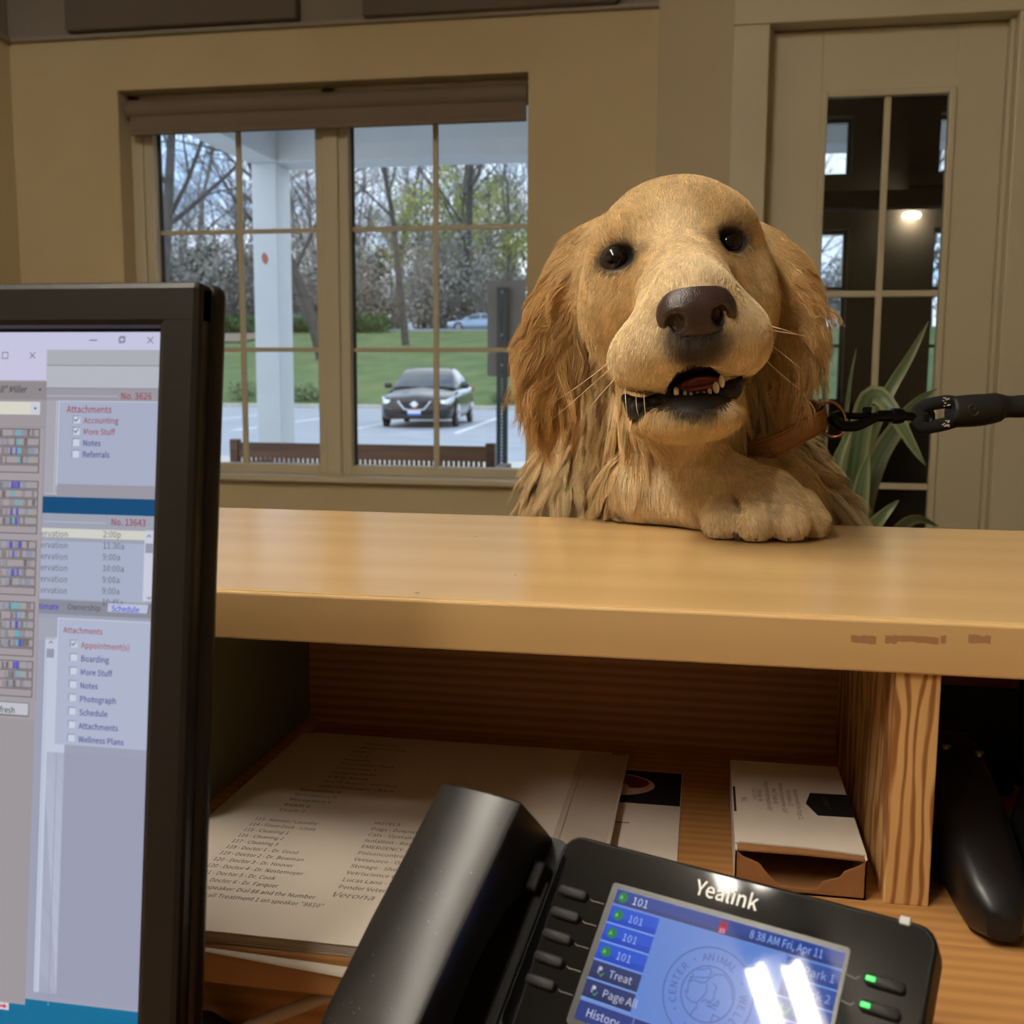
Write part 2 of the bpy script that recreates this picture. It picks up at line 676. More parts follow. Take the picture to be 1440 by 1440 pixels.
YD = 3.56
door = struct(thing('door_1', 'cream door', 'door'))
del door['category'], door['label']
gx0, gx1, gz0, gz1 = .3406, .699, .25, 2.057
lf = MB()
lf.rbox(DX0 + .012, gx0 - .018, YD, YD + .045, 0.005, DZ - .004, .003)
lf.rbox(gx1 + .018, DX1 - .012, YD, YD + .045, 0.005, DZ - .004, .003)
lf.box(gx0 - .018, gx1 + .018, YD + .001, YD + .044, gz1 + .018, DZ - .005)
lf.box(gx0 - .018, gx1 + .018, YD + .001, YD + .044, 0.006, gz0 - .018)
lf.build('door_leaf', trim_paint, door)
ml = MB()
for x0, x1, z0, z1 in ((gx0 - .02, gx0, gz0 - .02, gz1 + .02), (gx1, gx1 + .02, gz0 - .02, gz1 + .02),
                       (gx0, gx1, gz1, gz1 + .02), (gx0, gx1, gz0 - .02, gz0)):
    ml.rbox(x0, x1, YD - .008, YD + .03, z0, z1, .004)
ml.build('glazing_bead', trim_paint, door)
gxm = (gx0 + gx1) / 2 + .002
dz = [gz1, 1.46, .852, gz0]
MB().rbox(gxm - .010, gxm + .010, YD + .008, YD + .03, gz0, gz1, .003).build('muntin', trim_paint, door)
for z in dz[1:3]:
    MB().rbox(gx0, gx1, YD + .009, YD + .029, z - .010, z + .010, .003).build('muntin', trim_paint, door)
dglass = glass_mat('door_glass', (236, 238, 238), 1.0)
for i in range(3):
    for xa, xb in ((gx0, gxm), (gxm, gx1)):
        MB().box(xa, xb, YD + .017, YD + .021, dz[i + 1], dz[i]).build('pane', dglass, door)
steel = mat('brushed_steel', (170, 168, 162), .35, 1.0)
h = MB()
h.lathe([(.026, 0), (.026, .008)], (.235, YD - .008, .98), 20, 'Y')
h.tube([(.235, YD - .005, .98), (.235, YD - .045, .98), (.245, YD - .052, .98), (.34, YD - .052, .98)], .009, 10)
h.build('lever_handle', steel, door, 60)

# ------------------------------------------------------------------ vestibule behind the door
VY, VX0, VX1, VZ = 6.4, -0.42, 2.6, 2.75
vest = noisy('taupe_vestibule_paint', (188, 170, 148), (180, 162, 140), 3, .8)
vfloor = noisy('dark_entry_mat', (92, 88, 84), (76, 73, 70), 120, .95, bump=.4)
struct(MB().box(VX0 - .1, VX1 + .1, W + .2, VY + .2, -.12, .0).build('floor_vestibule', vfloor))
struct(MB().box(VX0 - .1, VX1 + .1, W + .2, VY + .2, VZ, VZ + .1).build('ceiling_vestibule', noisy('grey_vestibule_ceiling', (170, 160, 148), (160, 150, 138), 20, .9)))
struct(MB().box(VX0 - .1, VX0, W + .2, VY + .2, 0, VZ).build('wall_vestibule_left', vest))
struct(MB().box(VX1, VX1 + .1, W + .2, VY + .2, 0, VZ).build('wall_vestibule_right', vest))
op = []   # openings in the far wall
l0, l1 = onY(1140, 330, VY)[0], onY(1194, 330, VY)[0]
r0, r1 = onY(1314, 330, VY)[0], onY(1314, 330, VY)[0] + l1 - l0
zt0, zt1 = onY(1180, 246, VY)[2], onY(1180, 163, VY)[2]
zw0, zw1 = onY(1175, 566, VY)[2], onY(1175, 322, VY)[2]
m = MB()
for x0, x1 in ((VX0, l0), (l1, r0), (r1, VX1)):
    m.box(x0, x1, VY, VY + .2, 0, VZ)
for x0, x1 in ((l0, l1), (r0, r1)):
    m.box(x0, x1, VY, VY + .2, 0, zw0)
    m.box(x0, x1, VY, VY + .2, zw1, zt0)
    m.box(x0, x1, VY, VY + .2, zt1, VZ)
struct(m.build('wall_vestibule_far', vest))
k = 2
for x0, x1 in ((l0, l1), (r0, r1)):
    for z0, z1, bars in ((zw0, zw1, 2), (zt0, zt1, 0)):
        wv = struct(thing('window_%d' % k, 'narrow vestibule window', 'window'))
        del wv['category'], wv['label']
        k += 1
        f = MB()
        f.box(x0, x0 + .02, VY + .08, VY + .13, z0, z1).box(x1 - .02, x1, VY + .08, VY + .13, z0, z1)
        f.box(x0, x1, VY + .08, VY + .13, z0, z0 + .02).box(x0, x1, VY + .08, VY + .13, z1 - .02, z1)
        f.build('window_frame', frame_paint, wv)
        zz = [z0 + (z1 - z0) * i / (bars + 1) for i in range(bars + 2)]
        for i in range(bars):
            MB().box(x0, x1, VY + .095, VY + .115, zz[i + 1] - .01, zz[i + 1] + .01).build('muntin', frame_paint, wv)
        for i in range(bars + 1):
            MB().box(x0, x1, VY + .105, VY + .109, zz[i], zz[i + 1]).build('pane', clear, wv)
# emergency lamp on the far vestibule wall
c = onY(1282, 303, VY - .05)
el = thing('emergency_lamp', 'small black wall lamp with a glowing round lens behind the door glass', 'lamp', (c[0], VY, c[2]))
MB().rbox(-.03, .30, -.09, 0, .06, .16, .01).build('housing', mat('black_housing', (26, 26, 25), .4), el)
MB().tube([(0, -.05, .065), (0, -.05, .03)], .012, 8).build('lens_arm', MATS['black_housing'], el)
sp = MB().lathe([(.018, -.02), (.045, -.012), (.05, 0), (.045, .012), (.018, .02)], (0, -.05, 0.0), 20, 'Z')
sp.build('lens', mat('glowing_lens', (255, 250, 235), .4, emit=(255, 246, 226), estr=7.0), el, 60)
# beam under the vestibule ceiling
zb0, zb1 = onY(1200, 292, 5.6)[2], onY(1200, 268, 5.6)[2]
struct(MB().box(VX0, VX1, 5.6, 5.7, zb0, zb1).build('trim_5', noisy('dark_beam', (66, 64, 60), (58, 56, 52), 8, .7)))

# ------------------------------------------------------------------ ceiling fixtures: twin bare tubes along Y
def tube_fixture(x, y0, y1, z, label):
    t = thing('ceiling_light_offscreen', label, 'light', (x, (y0 + y1) / 2, ZC), group='twin tube ceiling lights')
    h = (y1 - y0) / 2
    MB().rbox(-.085, .085, -h - .02, h + .02, z - ZC + .028, 0.002, .006).build('housing', mat('grey_fixture_enamel', (74, 72, 70), .5), t)
    for dx in (-.048, .048):
        tb = MB().tube([(dx, -h, z - ZC), (dx, h, z - ZC)], .021, 12)
        tb.build('tube_offscreen', mat('glowing_tube', (255, 255, 255), .5, emit=(255, 246, 230), estr=LAMP), t, 60)
        MB().box(dx - .012, dx + .012, -h - .015, -h, z - ZC - .02, z - ZC + .03).build('socket', MATS['grey_fixture_enamel'], t)
        MB().box(dx - .012, dx + .012, h, h + .015, z - ZC - .02, z - ZC + .03).build('socket', MATS['grey_fixture_enamel'], t)
    return t
FX = -0.983
tube_fixture(FX, -1.71, -.487, 3.0, 'twin tube ceiling light behind the desk mirrored in the phone screen')
tube_fixture(FX, -.292, .93, 3.0, 'twin tube ceiling light above the counter mirrored beside the phone lettering')
# ================================================================== OUTSIDE
asphalt = noisy('bluish_asphalt', (132, 138, 146), (150, 156, 164), 1.2, 0.55, bump=0.1, bscale=30, spec=0.5)
concrete = noisy('pale_concrete', (186, 182, 172), (170, 166, 156), 3, .85)
grass = noisy('spring_lawn', (58, 88, 40), (100, 110, 58), .9, .95, detail=10, stretch=(1, .35, 1))
porch_white = noisy('white_porch_paint', (205, 210, 214), (198, 203, 207), 3, .6)
bark = noisy('grey_brown_bark', (82, 78, 74), (58, 55, 54), 3, .95)
bark2 = noisy('grey_brown_twigs', (122, 118, 114), (92, 90, 88), 2, .95)

def lawn_z(y, x=0):
    if y < 40:
        return 0.0
    t = min((y - 40) / 46.0, 1.0)
    return 0.05 + 5.0 * (t ** 0.92) + 0.012 * (x + 40) * t * .35

# ground
struct(MB().box(-120, 80, 8.6, 40.2, -.3, 0.0).build('parking_lot', asphalt))
struct(MB().box(-120, 80, W + .2, 8.6, -.3, -.02).build('porch_slab', concrete))
struct(MB().rbox(-120, 80, 39.9, 40.15, -.1, .15, .02).build('kerb', concrete))
struct(MB().box(-40, 40, 12.9, 14.9, -.05, .02).build('sidewalk', concrete))
g = MB()
xs = np.linspace(-120, 80, 61)
ys = np.concatenate([np.linspace(40.1, 86, 24), [92, 100, 130, 180]])
vs = []
rng = np.random.RandomState(3)
for y in ys:
    for x in xs:
        z = lawn_z(y, x) + (rng.rand() - .5) * .10 * (1 if y > 42 else 0) + (0.08 if y < 41 else 0)
        vs.append((x, y, z))
nx = len(xs)
fs = [(j * nx + i, j * nx + i + 1, (j + 1) * nx + i + 1, (j + 1) * nx + i) for j in range(len(ys) - 1) for i in range(nx - 1)]
g.add(vs, fs)
struct(g.build('lawn', grass, None, 179))
struct(MB().box(-120, 80, 84, 90, lawn_z(86) - .35, lawn_z(86) - .12).build('road', noisy('pale_road', (140, 142, 146), (150, 152, 156), 2, .8)))

struct(MB().add([(x, y, lawn_z(y, x) + .10) for y in (71, 75, 79, 83) for x in (-44, -40, -36, -32.5)], [(j * 4 + i, j * 4 + i + 1, j * 4 + i + 5, j * 4 + i + 4) for j in range(3) for i in range(3)]).build('leaf_litter', noisy('brown_leaf_litter', (128, 112, 92), (98, 88, 72), 3, .95)))
# stall markings
white_line = noisy('worn_white_marking', (225, 228, 230), (196, 200, 204), 6, .8)
ax = np.array([-.095, 1.0])
ax = ax / np.linalg.norm(ax)
for x0, y0, L in ((-13.0, 22.3, 9.5), (-10.41, 22.4, 9), (-7.93, 22.6, 9), (-5.36, 22.6, 9), (-2.8, 22.6, 9), (-15.6, 22.2, 9.5)):
    p0 = np.array([x0, y0])
    p1 = p0 + ax * L
    n2 = np.array([ax[1], -ax[0]]) * .055
    q = [p0 - n2, p0 + n2, p1 + n2, p1 - n2]
    o = MB().prism([tuple(t) for t in q], 0.0, .006).build('stall_line', white_line)
    struct(o)

# ------------------------------------------------------------------ porch: column, beams, ceiling
cx0, cx1, cy0, cy1 = -3.604, -3.398, 8.2, 8.49
bz = onY(600, 222, 8.2)[2]
pc = thing('porch_column', 'square grey porch column with a pale side face', 'column', ((cx0 + cx1) / 2, (cy0 + cy1) / 2, 0))
ox, oy = pc.location.x, pc.location.y
MB().rbox(cx0 - ox, cx1 - ox, cy0 - oy, cy1 - oy, 0, bz, .006).build('shaft', porch_white, pc)
MB().rbox(cx0 - ox - .03, cx1 - ox + .03, cy0 - oy - .03, cy1 - oy + .03, -.02, .22, .008).build('plinth', porch_white, pc)
sm = Canvas(.001)
sm.poly([(0, .028), (.02, .012), (.03, -.02), (.012, -.05), (-.008, -.03), (-.016, 0)], (176, 108, 96), 1)
so = sm.build('reddish_patch', attr_mat('print_matte', 0, .8), pc)  # small reddish patch on the column face
sp_ = onY(371, 361, cy0 - .0015)
so.matrix_basis = frame_matrix((sp_[0] - ox, cy0 - .0015 - oy, sp_[2]), (1, 0, 0), (0, 0, 1), (0, -1, 0))
so.scale = (1.3, 1.3, 1)
bm_ = MB()
bm_.rbox(cx0, 4.0, cy0 - .02, cy1 + .02, bz, bz + .55, .006)
struct(bm_.build('porch_beam_front', porch_white))
struct(MB().rbox(cx0 - .02, cx1 + .02, W + .2, cy0 - .02, bz, bz + .55, .006).build('porch_beam_side', porch_white))
struct(MB().box(cx0, 4.0, W + .2, cy1, bz + .5, bz + .6).build('porch_ceiling', porch_white))

# ------------------------------------------------------------------ bench seen from behind
bw = wood('brown_bench_wood', (70, 44, 30), (104, 68, 46), 'X', 20, 4, 60, .6)
bx0, bx1 = onY(331, 619, 6.6)[0], onY(690, 631, 6.6)[0]
BW = bx1 - bx0
bench = thing('garden_bench', 'brown slatted wooden bench on the porch seen from behind', 'bench', ((bx0 + bx1) / 2, 6.6, -.02))
hw = BW / 2
zt_ = .79
MB().rbox(-hw, hw, -.02, .02, zt_ - .105, zt_ - .008, .006).build('top_rail', bw, bench)
MB().rbox(-hw, hw, -.02, .02, .44, .50, .006).build('lower_rail', bw, bench)
slat = MB().rbox(-.0105, .0105, -.009, .009, .49, zt_ - .095, .002).mesh('slat', bw)
ns = 50
for i in range(ns):
    o = link('slat', slat, bench)
    o.location = (-hw + .06 + (BW - .12) * i / (ns - 1), 0, 0)
for sx in (-1, 1):
    MB().rbox(sx * hw - .03, sx * hw + .03, -.03, .03, 0, zt_ + .012, .006).build('back_leg', bw, bench)
    MB().rbox(sx * hw - .03, sx * hw + .03, .46, .52, 0, .62, .006).build('front_leg', bw, bench)
    MB().rbox(sx * hw - .035, sx * hw + .035, .0, .54, .60, .635, .006).build('armrest', bw, bench)
    MB().rbox(sx * hw - .02, sx * hw + .02, .0, .5, .36, .42, .004).build('side_rail', bw, bench)
for i in range(6):
    MB().rbox(-hw + .02, hw - .02, .04 + i * .08, .105 + i * .08, .42, .442, .004).build('seat_slat', bw, bench)

# ------------------------------------------------------------------ parking sign seen from behind
sg = thing('parking_sign', 'back of a parking sign on a dark green perforated post', 'sign', (-1.703, 8.86, -.0))
sgm = noisy('grey_sign_back', (120, 114, 106), (110, 104, 97), 6, .6)
post = mat('dark_green_post_paint', (44, 56, 54), .5)
def plate(x0, x1, z0, z1, name):
    r = .025
    pts = []
    for cx, cz, a0 in ((x1 - r, z1 - r, 0), (x0 + r, z1 - r, 90), (x0 + r, z0 + r, 180), (x1 - r, z0 + r, 270)):
        for k in range(5):
            a = math.radians(a0 + 22.5 * k)
            pts.append((cx + r * math.cos(a), cz + r * math.sin(a)))
    return MB().prism(pts, .045, .05, 'XZ').build(name, sgm, sg)
plate(-.135, .19, 1.42, 2.0, 'sign_plate')
plate(-.135, .12, 1.205, 1.405, 'small_plate')
pm = MB()
pm.box(-.046, -.034, -.0, .045, 0, 1.94).box(.034, .046, -.0, .045, 0, 1.94)
pm.box(-.036, -.006, -.004, .002, 0, 1.94).box(.006, .036, -.004, .002, 0, 1.94)
for i in range(66):
    z = .02 + i * .0292
    pm.box(-.007, .007, -.004, .002, z, z + .0175)
pm.build('perforated_post', post, sg)
for z in (1.9, 1.55, 1.3):
    MB().lathe([(.009, 0), (.009, .012)], (0, -.016, z), 8, 'Y').build('bolt', mat('zinc_bolt', (150, 150, 150), .4, 1.0), sg)

# ------------------------------------------------------------------ cars
def car_sections():
    # x from the front; half-section points (y, z) from bottom centre to top centre
    S = []
    def sec(x, zb, w, zs, zt, crown=.03):
        h = zs - zb
        pts = [(0, zb), (w * .86, zb), (w * .97, zb + .10 * h), (w, zb + .38 * h), (w * .995, zb + .70 * h), (w * .965, zb + .92 * h), (w * .90, zs), (w * .62, zt - .012), (0, zt + crown)]
        S.append([(x, y, z) for y, z in pts] + [(x, -y, z) for y, z in pts[-2:0:-1]])
    sec(0.00, .34, .52, .50, .52, .01)
    sec(0.03, .24, .68, .60, .63, .01)
    sec(0.16, .20, .80, .70, .73)
    sec(0.40, .20, .875, .76, .80)
    sec(0.80, .20, .905, .82, .87)
    sec(1.30, .20, .915, .88, .95)
    sec(1.60, .19, .92, .90, .98)
    sec(2.60, .19, .925, .92, .99)
    sec(3.60, .20, .925, .95, 1.02)
    sec(4.20, .22, .90, .98, 1.04)
    sec(4.62, .26, .85, .98, 1.04)
    sec(4.80, .34, .76, .92, .97)
    sec(4.84, .44, .66, .80, .82)
    return S

def make_car(name, label, paint_m, loc, rotz, detail=True, group=None):
    t = thing(name, label, 'car', loc, rotz, group)
    # local: x = from front bumper backwards, y across
    MB().loft(car_sections()).build('body', paint_m, t, 50)
    glassm = mat('dark_car_glass', (16, 20, 24), .04, spec=1.0)
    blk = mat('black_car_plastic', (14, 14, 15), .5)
    tyre = mat('tyre_rubber', (20, 20, 20), .8)
    rimm = mat('alloy_rim', (190, 192, 195), .3, .9)
    chrome = mat('chrome', (210, 212, 215), .12, 1.0)
    # greenhouse
    def hs(x, wb, zb, wt, ztop):
        pts = [(wb, zb), (wb * .985, zb + (ztop - zb) * .35), (wt + (wb - wt) * .30, zb + (ztop - zb) * .78), (wt, ztop - .02), (wt * .8, ztop), (0, ztop + .012)]
        return [(x, y, z) for y, z in pts] + [(x, -y, z) for y, z in pts[-2::-1]]
    R = [hs(1.28, .80, .92, .78, .935), hs(1.62, .82, .93, .72, 1.13), hs(2.10, .82, .94, .62, 1.38), hs(2.55, .82, .95, .58, 1.455),
         hs(3.10, .82, .96, .57, 1.455), hs(3.60, .80, .97, .58, 1.38), hs(4.05, .78, .99, .66, 1.18), hs(4.36, .74, 1.0, .72, 1.02)]
    MB().loft(R, closed=True).build('cabin', paint_m, t, 40)
    def panel(pts, nm, mtl, off=.006):
        c = np.mean(pts, 0)
        out = c - np.array([2.7, 0, .9])
        v = [np.array(p) for p in pts]
        n = np.cross(v[1] - v[0], v[-1] - v[0])
        n = n / np.linalg.norm(n)
        if n @ out < 0:
            n = -n
        v2 = [p + n * off for p in v] + [p - n * .012 for p in v]
        k = len(v)
        f = [tuple(range(k)), tuple(range(2 * k - 1, k - 1, -1))] + [(i, (i + 1) % k, k + (i + 1) % k, k + i) for i in range(k)]
        return MB().add(v2, f).build(nm, mtl, t)
    def gp(i, j, fx=0.0):
        """point on the cabin grid, i section (float), j index (float)"""
        a, b = int(i), min(int(i) + 1, len(R) - 1)
        A = np.array(R[a]); B = np.array(R[b])
        s_ = A * (1 - (i - a)) + B * (i - a)
        c_, d_ = int(j), min(int(j) + 1, len(s_) - 1)
        return s_[c_] * (1 - (j - c_)) + s_[d_] * (j - c_)
    # windscreen and rear window as strips following the cabin
    for nm, i0, i1 in (('windscreen', .12, 2.25), ('rear_window', 4.9, 6.75)):
        m_ = MB()
        rows = []
        for k in range(7):
            i = i0 + (i1 - i0) * k / 6
            lo, hi = 3.1, 6.9
            row = []
            for q in range(9):
                p = gp(i, lo + (hi - lo) * q / 8).copy()
                p[2] += .014
                p[0] += -.012 if nm == 'windscreen' else .012
                row.append(p)
            rows.append(row)
        m_.loft(rows, cap=False, closed=False)
        m_.build(nm, glassm, t, 179)
    for sgn in (1, -1):
        def sp3(x, fz):
            i = np.interp(x, [r[0][0] for r in R], range(len(R)))
            j = np.interp(fz, [0, .35, .78, 1], [0, 1, 2, 3])
            p = gp(i, j).copy()
            p[1] = abs(p[1]) * sgn + .006 * sgn
            return p
        for x0, x1, nm in ((1.75, 2.72, 'front_side_window'), (2.80, 3.95, 'rear_side_window')):
            m_ = MB()
            rows = []
            for k in range(9):
                x = x0 + (x1 - x0) * k / 8
                rows.append([sp3(x, .12), sp3(x, .35), sp3(x, .6), sp3(x, .86)])
            m_.loft(rows, cap=False, closed=False)
            m_.build(nm, glassm, t, 179)
        for xw in (.95, 3.72):
            w_ = MB()
            y0 = sgn * .93
            w_.lathe([(.30, -.11), (.335, -.09), (.335, .0), (.30, .015), (.225, .012)], (xw, y0 - sgn * .02 if sgn > 0 else y0 + .02, .335), 24, 'Y') if sgn > 0 else \
                w_.lathe([(.30, .11), (.335, .09), (.335, .0), (.30, -.015), (.225, -.012)], (xw, y0 + .02, .335), 24, 'Y')
            wh = w_.build('tyre', tyre, t, 50)
            rm = MB().lathe([(.225, 0), (.21, sgn * .012), (.17, -sgn * .02), (.05, -sgn * .012), (.0, 0)], (xw, y0 - sgn * .004, .335), 24, 'Y', cap=False)
            for k in range(5):
                a = 2 * math.pi * k / 5
                rm.tube([(xw + .03 * math.cos(a), y0 + sgn * .004, .335 + .03 * math.sin(a)), (xw + .215 * math.cos(a), y0 + sgn * .006, .335 + .215 * math.sin(a))], [.035, .026], 6)
            rm.build('wheel_rim', rimm, wh)
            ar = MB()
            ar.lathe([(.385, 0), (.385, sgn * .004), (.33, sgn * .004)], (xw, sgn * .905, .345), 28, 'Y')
            ar.build('wheel_well_shade', blk, t)  # black disc standing in for the shade inside the wheel well
        mr = MB().rbox(1.72, 1.84, sgn * .90 if sgn > 0 else -1.08, 1.08 if sgn > 0 else -.90, .93, 1.07, .03)
        mr.build('side_mirror', paint_m, t, 50)
        hl = MB()
        hl.prism([(.045, .585), (.10, .66), (.30, .705), (.60, .745), (.52, .665), (.30, .60), (.12, .565)], 0, 1, 'XZ')
        # drape the lamp outline over the front corner
        vv = []
        for i, (x, y, z) in enumerate(hl.v):
            wdt = np.interp(x, [0, .03, .16, .40, .80], [.55, .69, .79, .862, .89])
            vv.append((x - .012, sgn * (wdt + .012 - (.14 if y < .5 else 0)), z))
        hl.v = vv
        hl.build('headlamp', mat('headlamp_lens', (226, 236, 244), .08, .3), t)
        for xh in (2.35, 3.35):
            MB().rbox(xh, xh + .18, min(sgn * .925, sgn * .95), max(sgn * .925, sgn * .95), .80, .825, .006).build('door_handle', chrome, t)
        MB().tube([(4.80, sgn * .45, .86), (4.74, sgn * .72, .88), (4.60, sgn * .86, .90)], [.05, .06, .05], 8).build('tail_lamp', mat('red_lamp_lens', (150, 24, 22), .2), t)
        MB().rbox(.02, .10, sgn * .60 - .09, sgn * .60 + .09, .30, .38, .015).build('fog_lamp', blk, t)
    gr = MB().prism([(-.34, .63), (.34, .63), (.20, .45), (-.20, .45)], -.03, .06, 'YZ')
    gr.build('grille', blk, t)
    v_ = MB()
    v_.tube([(-.028, -.40, .64), (-.04, -.24, .44), (-.042, 0, .425), (-.04, .24, .44), (-.028, .40, .64)], .024, 8)
    v_.build('chrome_grille_bar', chrome, t, 60)
    em = MB().lathe([(.075, -.008), (.075, .008)], (-.045, 0, .565), 20, 'X')
    em.box(-.058, -.03, -.10, .10, .548, .582)
    em.build('round_badge', chrome, t, 50)
    li = MB().box(-.05, .05, -.48, .48, .25, .33)
    li.build('lower_intake', blk, t)
    pl = Canvas(.002)
    pl.rect(-.155, -.08, .155, .08, (206, 214, 226), 1)
    pl.rect(-.155, -.08, .155, -.03, (58, 92, 168), 2)
    pl.rect(-.155, .055, .155, .08, (190, 84, 80), 2)
    po = pl.build('number_plate', attr_mat('print_matte', 0, .8), t)
    po.matrix_basis = frame_matrix((-.058, 0, .375), (0, -1, 0), (0, 0, 1), (-1, 0, 0))
    return t

black_paint = mat('black_car_paint', (16, 17, 19), .15, spec=.5)
black_paint.node_tree.nodes['Principled BSDF'].inputs['Coat Weight'].default_value = .25
silver_paint = mat('silver_blue_paint', (140, 158, 180), .25, .4)
th = math.atan2(.995, -.095)          # nose towards the building
make_car('parked_sedan', 'black sedan with a chrome V grille parked in a stall', black_paint, (-6.88, 24.75, 0), th)
fz = lawn_z(86, -30)
make_car('roadside_car', 'silver blue car on the road at the top of the lawn beside the sign', silver_paint, (-21.2, 86.6, lawn_z(86, -21) - .12), math.radians(8))
make_car('roadside_car', 'grey blue car on the road half hidden behind bare trees', mat('grey_blue_paint', (92, 106, 130), .3, .3), (-37.5, 87.4, lawn_z(87, -37) - .12), math.radians(4))

# ------------------------------------------------------------------ trees
def tree_mb(seed, H, r0, n1=12, n2=6, n3=5, lean=(0, 0), first=.3, up=.55, n4=0):
    R = random.Random(seed)
    mb = MB()
    def branch(p, d, L, r, lev):
        nseg = (7, 5, 4, 3, 2)[lev]
        sides = (8, 5, 4, 3, 3)[lev]
        pts, rad = [p.copy()], [r]
        q, dd = p.copy(), d.copy()
        for i in range(nseg):
            dd = dd + np.array([R.gauss(0, 1), R.gauss(0, 1), R.gauss(0, .6)]) * (.07, .16, .2, .24, .25)[lev]
            dd[2] += (.02, .06, .05, .03, .02)[lev]
            dd /= np.linalg.norm(dd)
            q = q + dd * L / nseg
            pts.append(q.copy())
            rad.append(r * (1 - (.72 if lev == 0 else .8) * (i + 1) / nseg))
        mb.tube(pts, rad, sides, cap=False)
        if lev >= 3 + (1 if n4 else 0):
            return
        n = (n1, n2, n3, n4)[lev]
        for k in range(n):
            t = (first if lev == 0 else .2) + (1 - (first if lev == 0 else .2)) * (k + R.random()) / n
            idx = min(int(t * nseg), nseg - 1)
            fr = t * nseg - idx
            bp = pts[idx] * (1 - fr) + pts[idx + 1] * fr
            ax_ = pts[idx + 1] - pts[idx]
            ax_ /= np.linalg.norm(ax_)
            a = R.random() * 2 * math.pi
            e1 = np.cross(ax_, [0.3, .5, .8])
            e1 /= np.linalg.norm(e1)
            e2 = np.cross(ax_, e1)
            sd = math.cos(a) * e1 + math.sin(a) * e2
            nd_ = ax_ * up + sd * (.8 if lev == 0 else .7) + np.array([0, 0, .18])
            nd_ /= np.linalg.norm(nd_)
            rr = (rad[idx] * (1 - fr) + rad[idx + 1] * fr) * (.5 if lev == 0 else .55)
            branch(bp, nd_, L * (.50, .48, .45, .4)[lev] * (1.15 - .5 * t) * R.uniform(.75, 1.15), max(rr, .012), lev + 1)
    branch(np.array([0., 0, -.3]), np.array([lean[0], lean[1], 1.0]) / math.sqrt(1 + lean[0] ** 2 + lean[1] ** 2), H, r0, 0)
    return mb

def leaf_mesh(name, blobs, size, mtl, seed):
    """foliage: small two-sided leaf quads scattered in blobs (cx,cy,cz,rx,ry,rz,n)"""
    rg = np.random.RandomState(seed)
    V, F = [], []
    for cx, cy, cz, rx, ry, rz, n in blobs:
        d = rg.normal(size=(n, 3))
        d /= np.linalg.norm(d, axis=1)[:, None]
        rad = rg.rand(n) ** .45
        c = np.array([cx, cy, cz]) + d * rad[:, None] * np.array([rx, ry, rz])
        a = rg.normal(size=(n, 3))
        a /= np.linalg.norm(a, axis=1)[:, None]
        b = np.cross(a, rg.normal(size=(n, 3)))
        b /= np.linalg.norm(b, axis=1)[:, None]
        s = size * (.6 + .8 * rg.rand(n))[:, None]
        o = len(V)
        q = np.stack([c - a * s, c - b * s * .5, c + a * s, c + b * s * .5], 1).reshape(-1, 3)
        V.extend(map(tuple, q))
        F.extend([(o + 4 * i, o + 4 * i + 1, o + 4 * i + 2, o + 4 * i + 3) for i in range(n)])
    me = bpy.data.meshes.new(name)
    me.from_pydata(V, [], F)
    me.materials.append(mtl)
    return me

green_bud = noisy('pale_green_buds', (150, 160, 84), (172, 172, 100), 1.5, .8)
evergreen = noisy('dark_evergreen', (46, 64, 48), (66, 84, 60), 1.5, .85)
hedge_g = noisy('hedge_green', (52, 78, 44), (76, 104, 56), 2.0, .85)
brush_m = noisy('brown_brush', (152, 147, 140), (116, 116, 112), .5, .9)

def put(name, me_parts, label, cat, loc, rotz=0, s=1.0, group=None):
    t = thing(name, label, cat, loc, rotz, group)
    t.scale = (s, s, s)
    for nm, me in me_parts:
        link(nm, me, t)
    return t

# the big bare tree on the lawn, straight trunk with a low fork
P = onY(571, 489, 68.5)
main = tree_mb(11, 19, .26, 13, 7, 6, first=.42, up=.75, n4=3).mesh('branches', bark, 179)
put('bare_tree', [('trunk_and_branches', main)], 'tall bare tree with one straight dark trunk standing on the lawn behind the sedan', 'tree', (P[0], 68.5, lawn_z(68.5, P[0])), .4)
# the bare tree close to the building, at the left edge of the window
P = onY(222, 345, 24)
near = tree_mb(23, 12, .2, 12, 7, 6, lean=(.12, 0), first=.34, up=.7, n4=3).mesh('branches', bark, 179)
put('bare_tree', [('trunk_and_branches', near)], 'bare tree with spreading limbs beside the parking lot left of the porch column', 'tree', (P[0] - .25, 24, 0), 2.2)
P = onY(447, 470, 58)
nt3 = tree_mb(37, 17, .34, 11, 7, 6, lean=(-.22, 0), first=.3, up=.6, n4=3).mesh('branches', bark, 179)
put('bare_tree', [('trunk_and_branches', nt3)], 'bare tree leaning towards the porch column with a crooked trunk', 'tree', (P[0] + .3, 58, lawn_z(58, P[0])), 0)
P = onY(653, 470, 92)
nt4 = tree_mb(41, 22, .36, 12, 6, 5, first=.35, up=.6, n4=3).mesh('branches', bark, 179)
put('bare_tree', [('trunk_and_branches', nt4)], 'tall thin dark tree rising behind the silver blue car', 'tree', (P[0], 92, 5.0), 1)

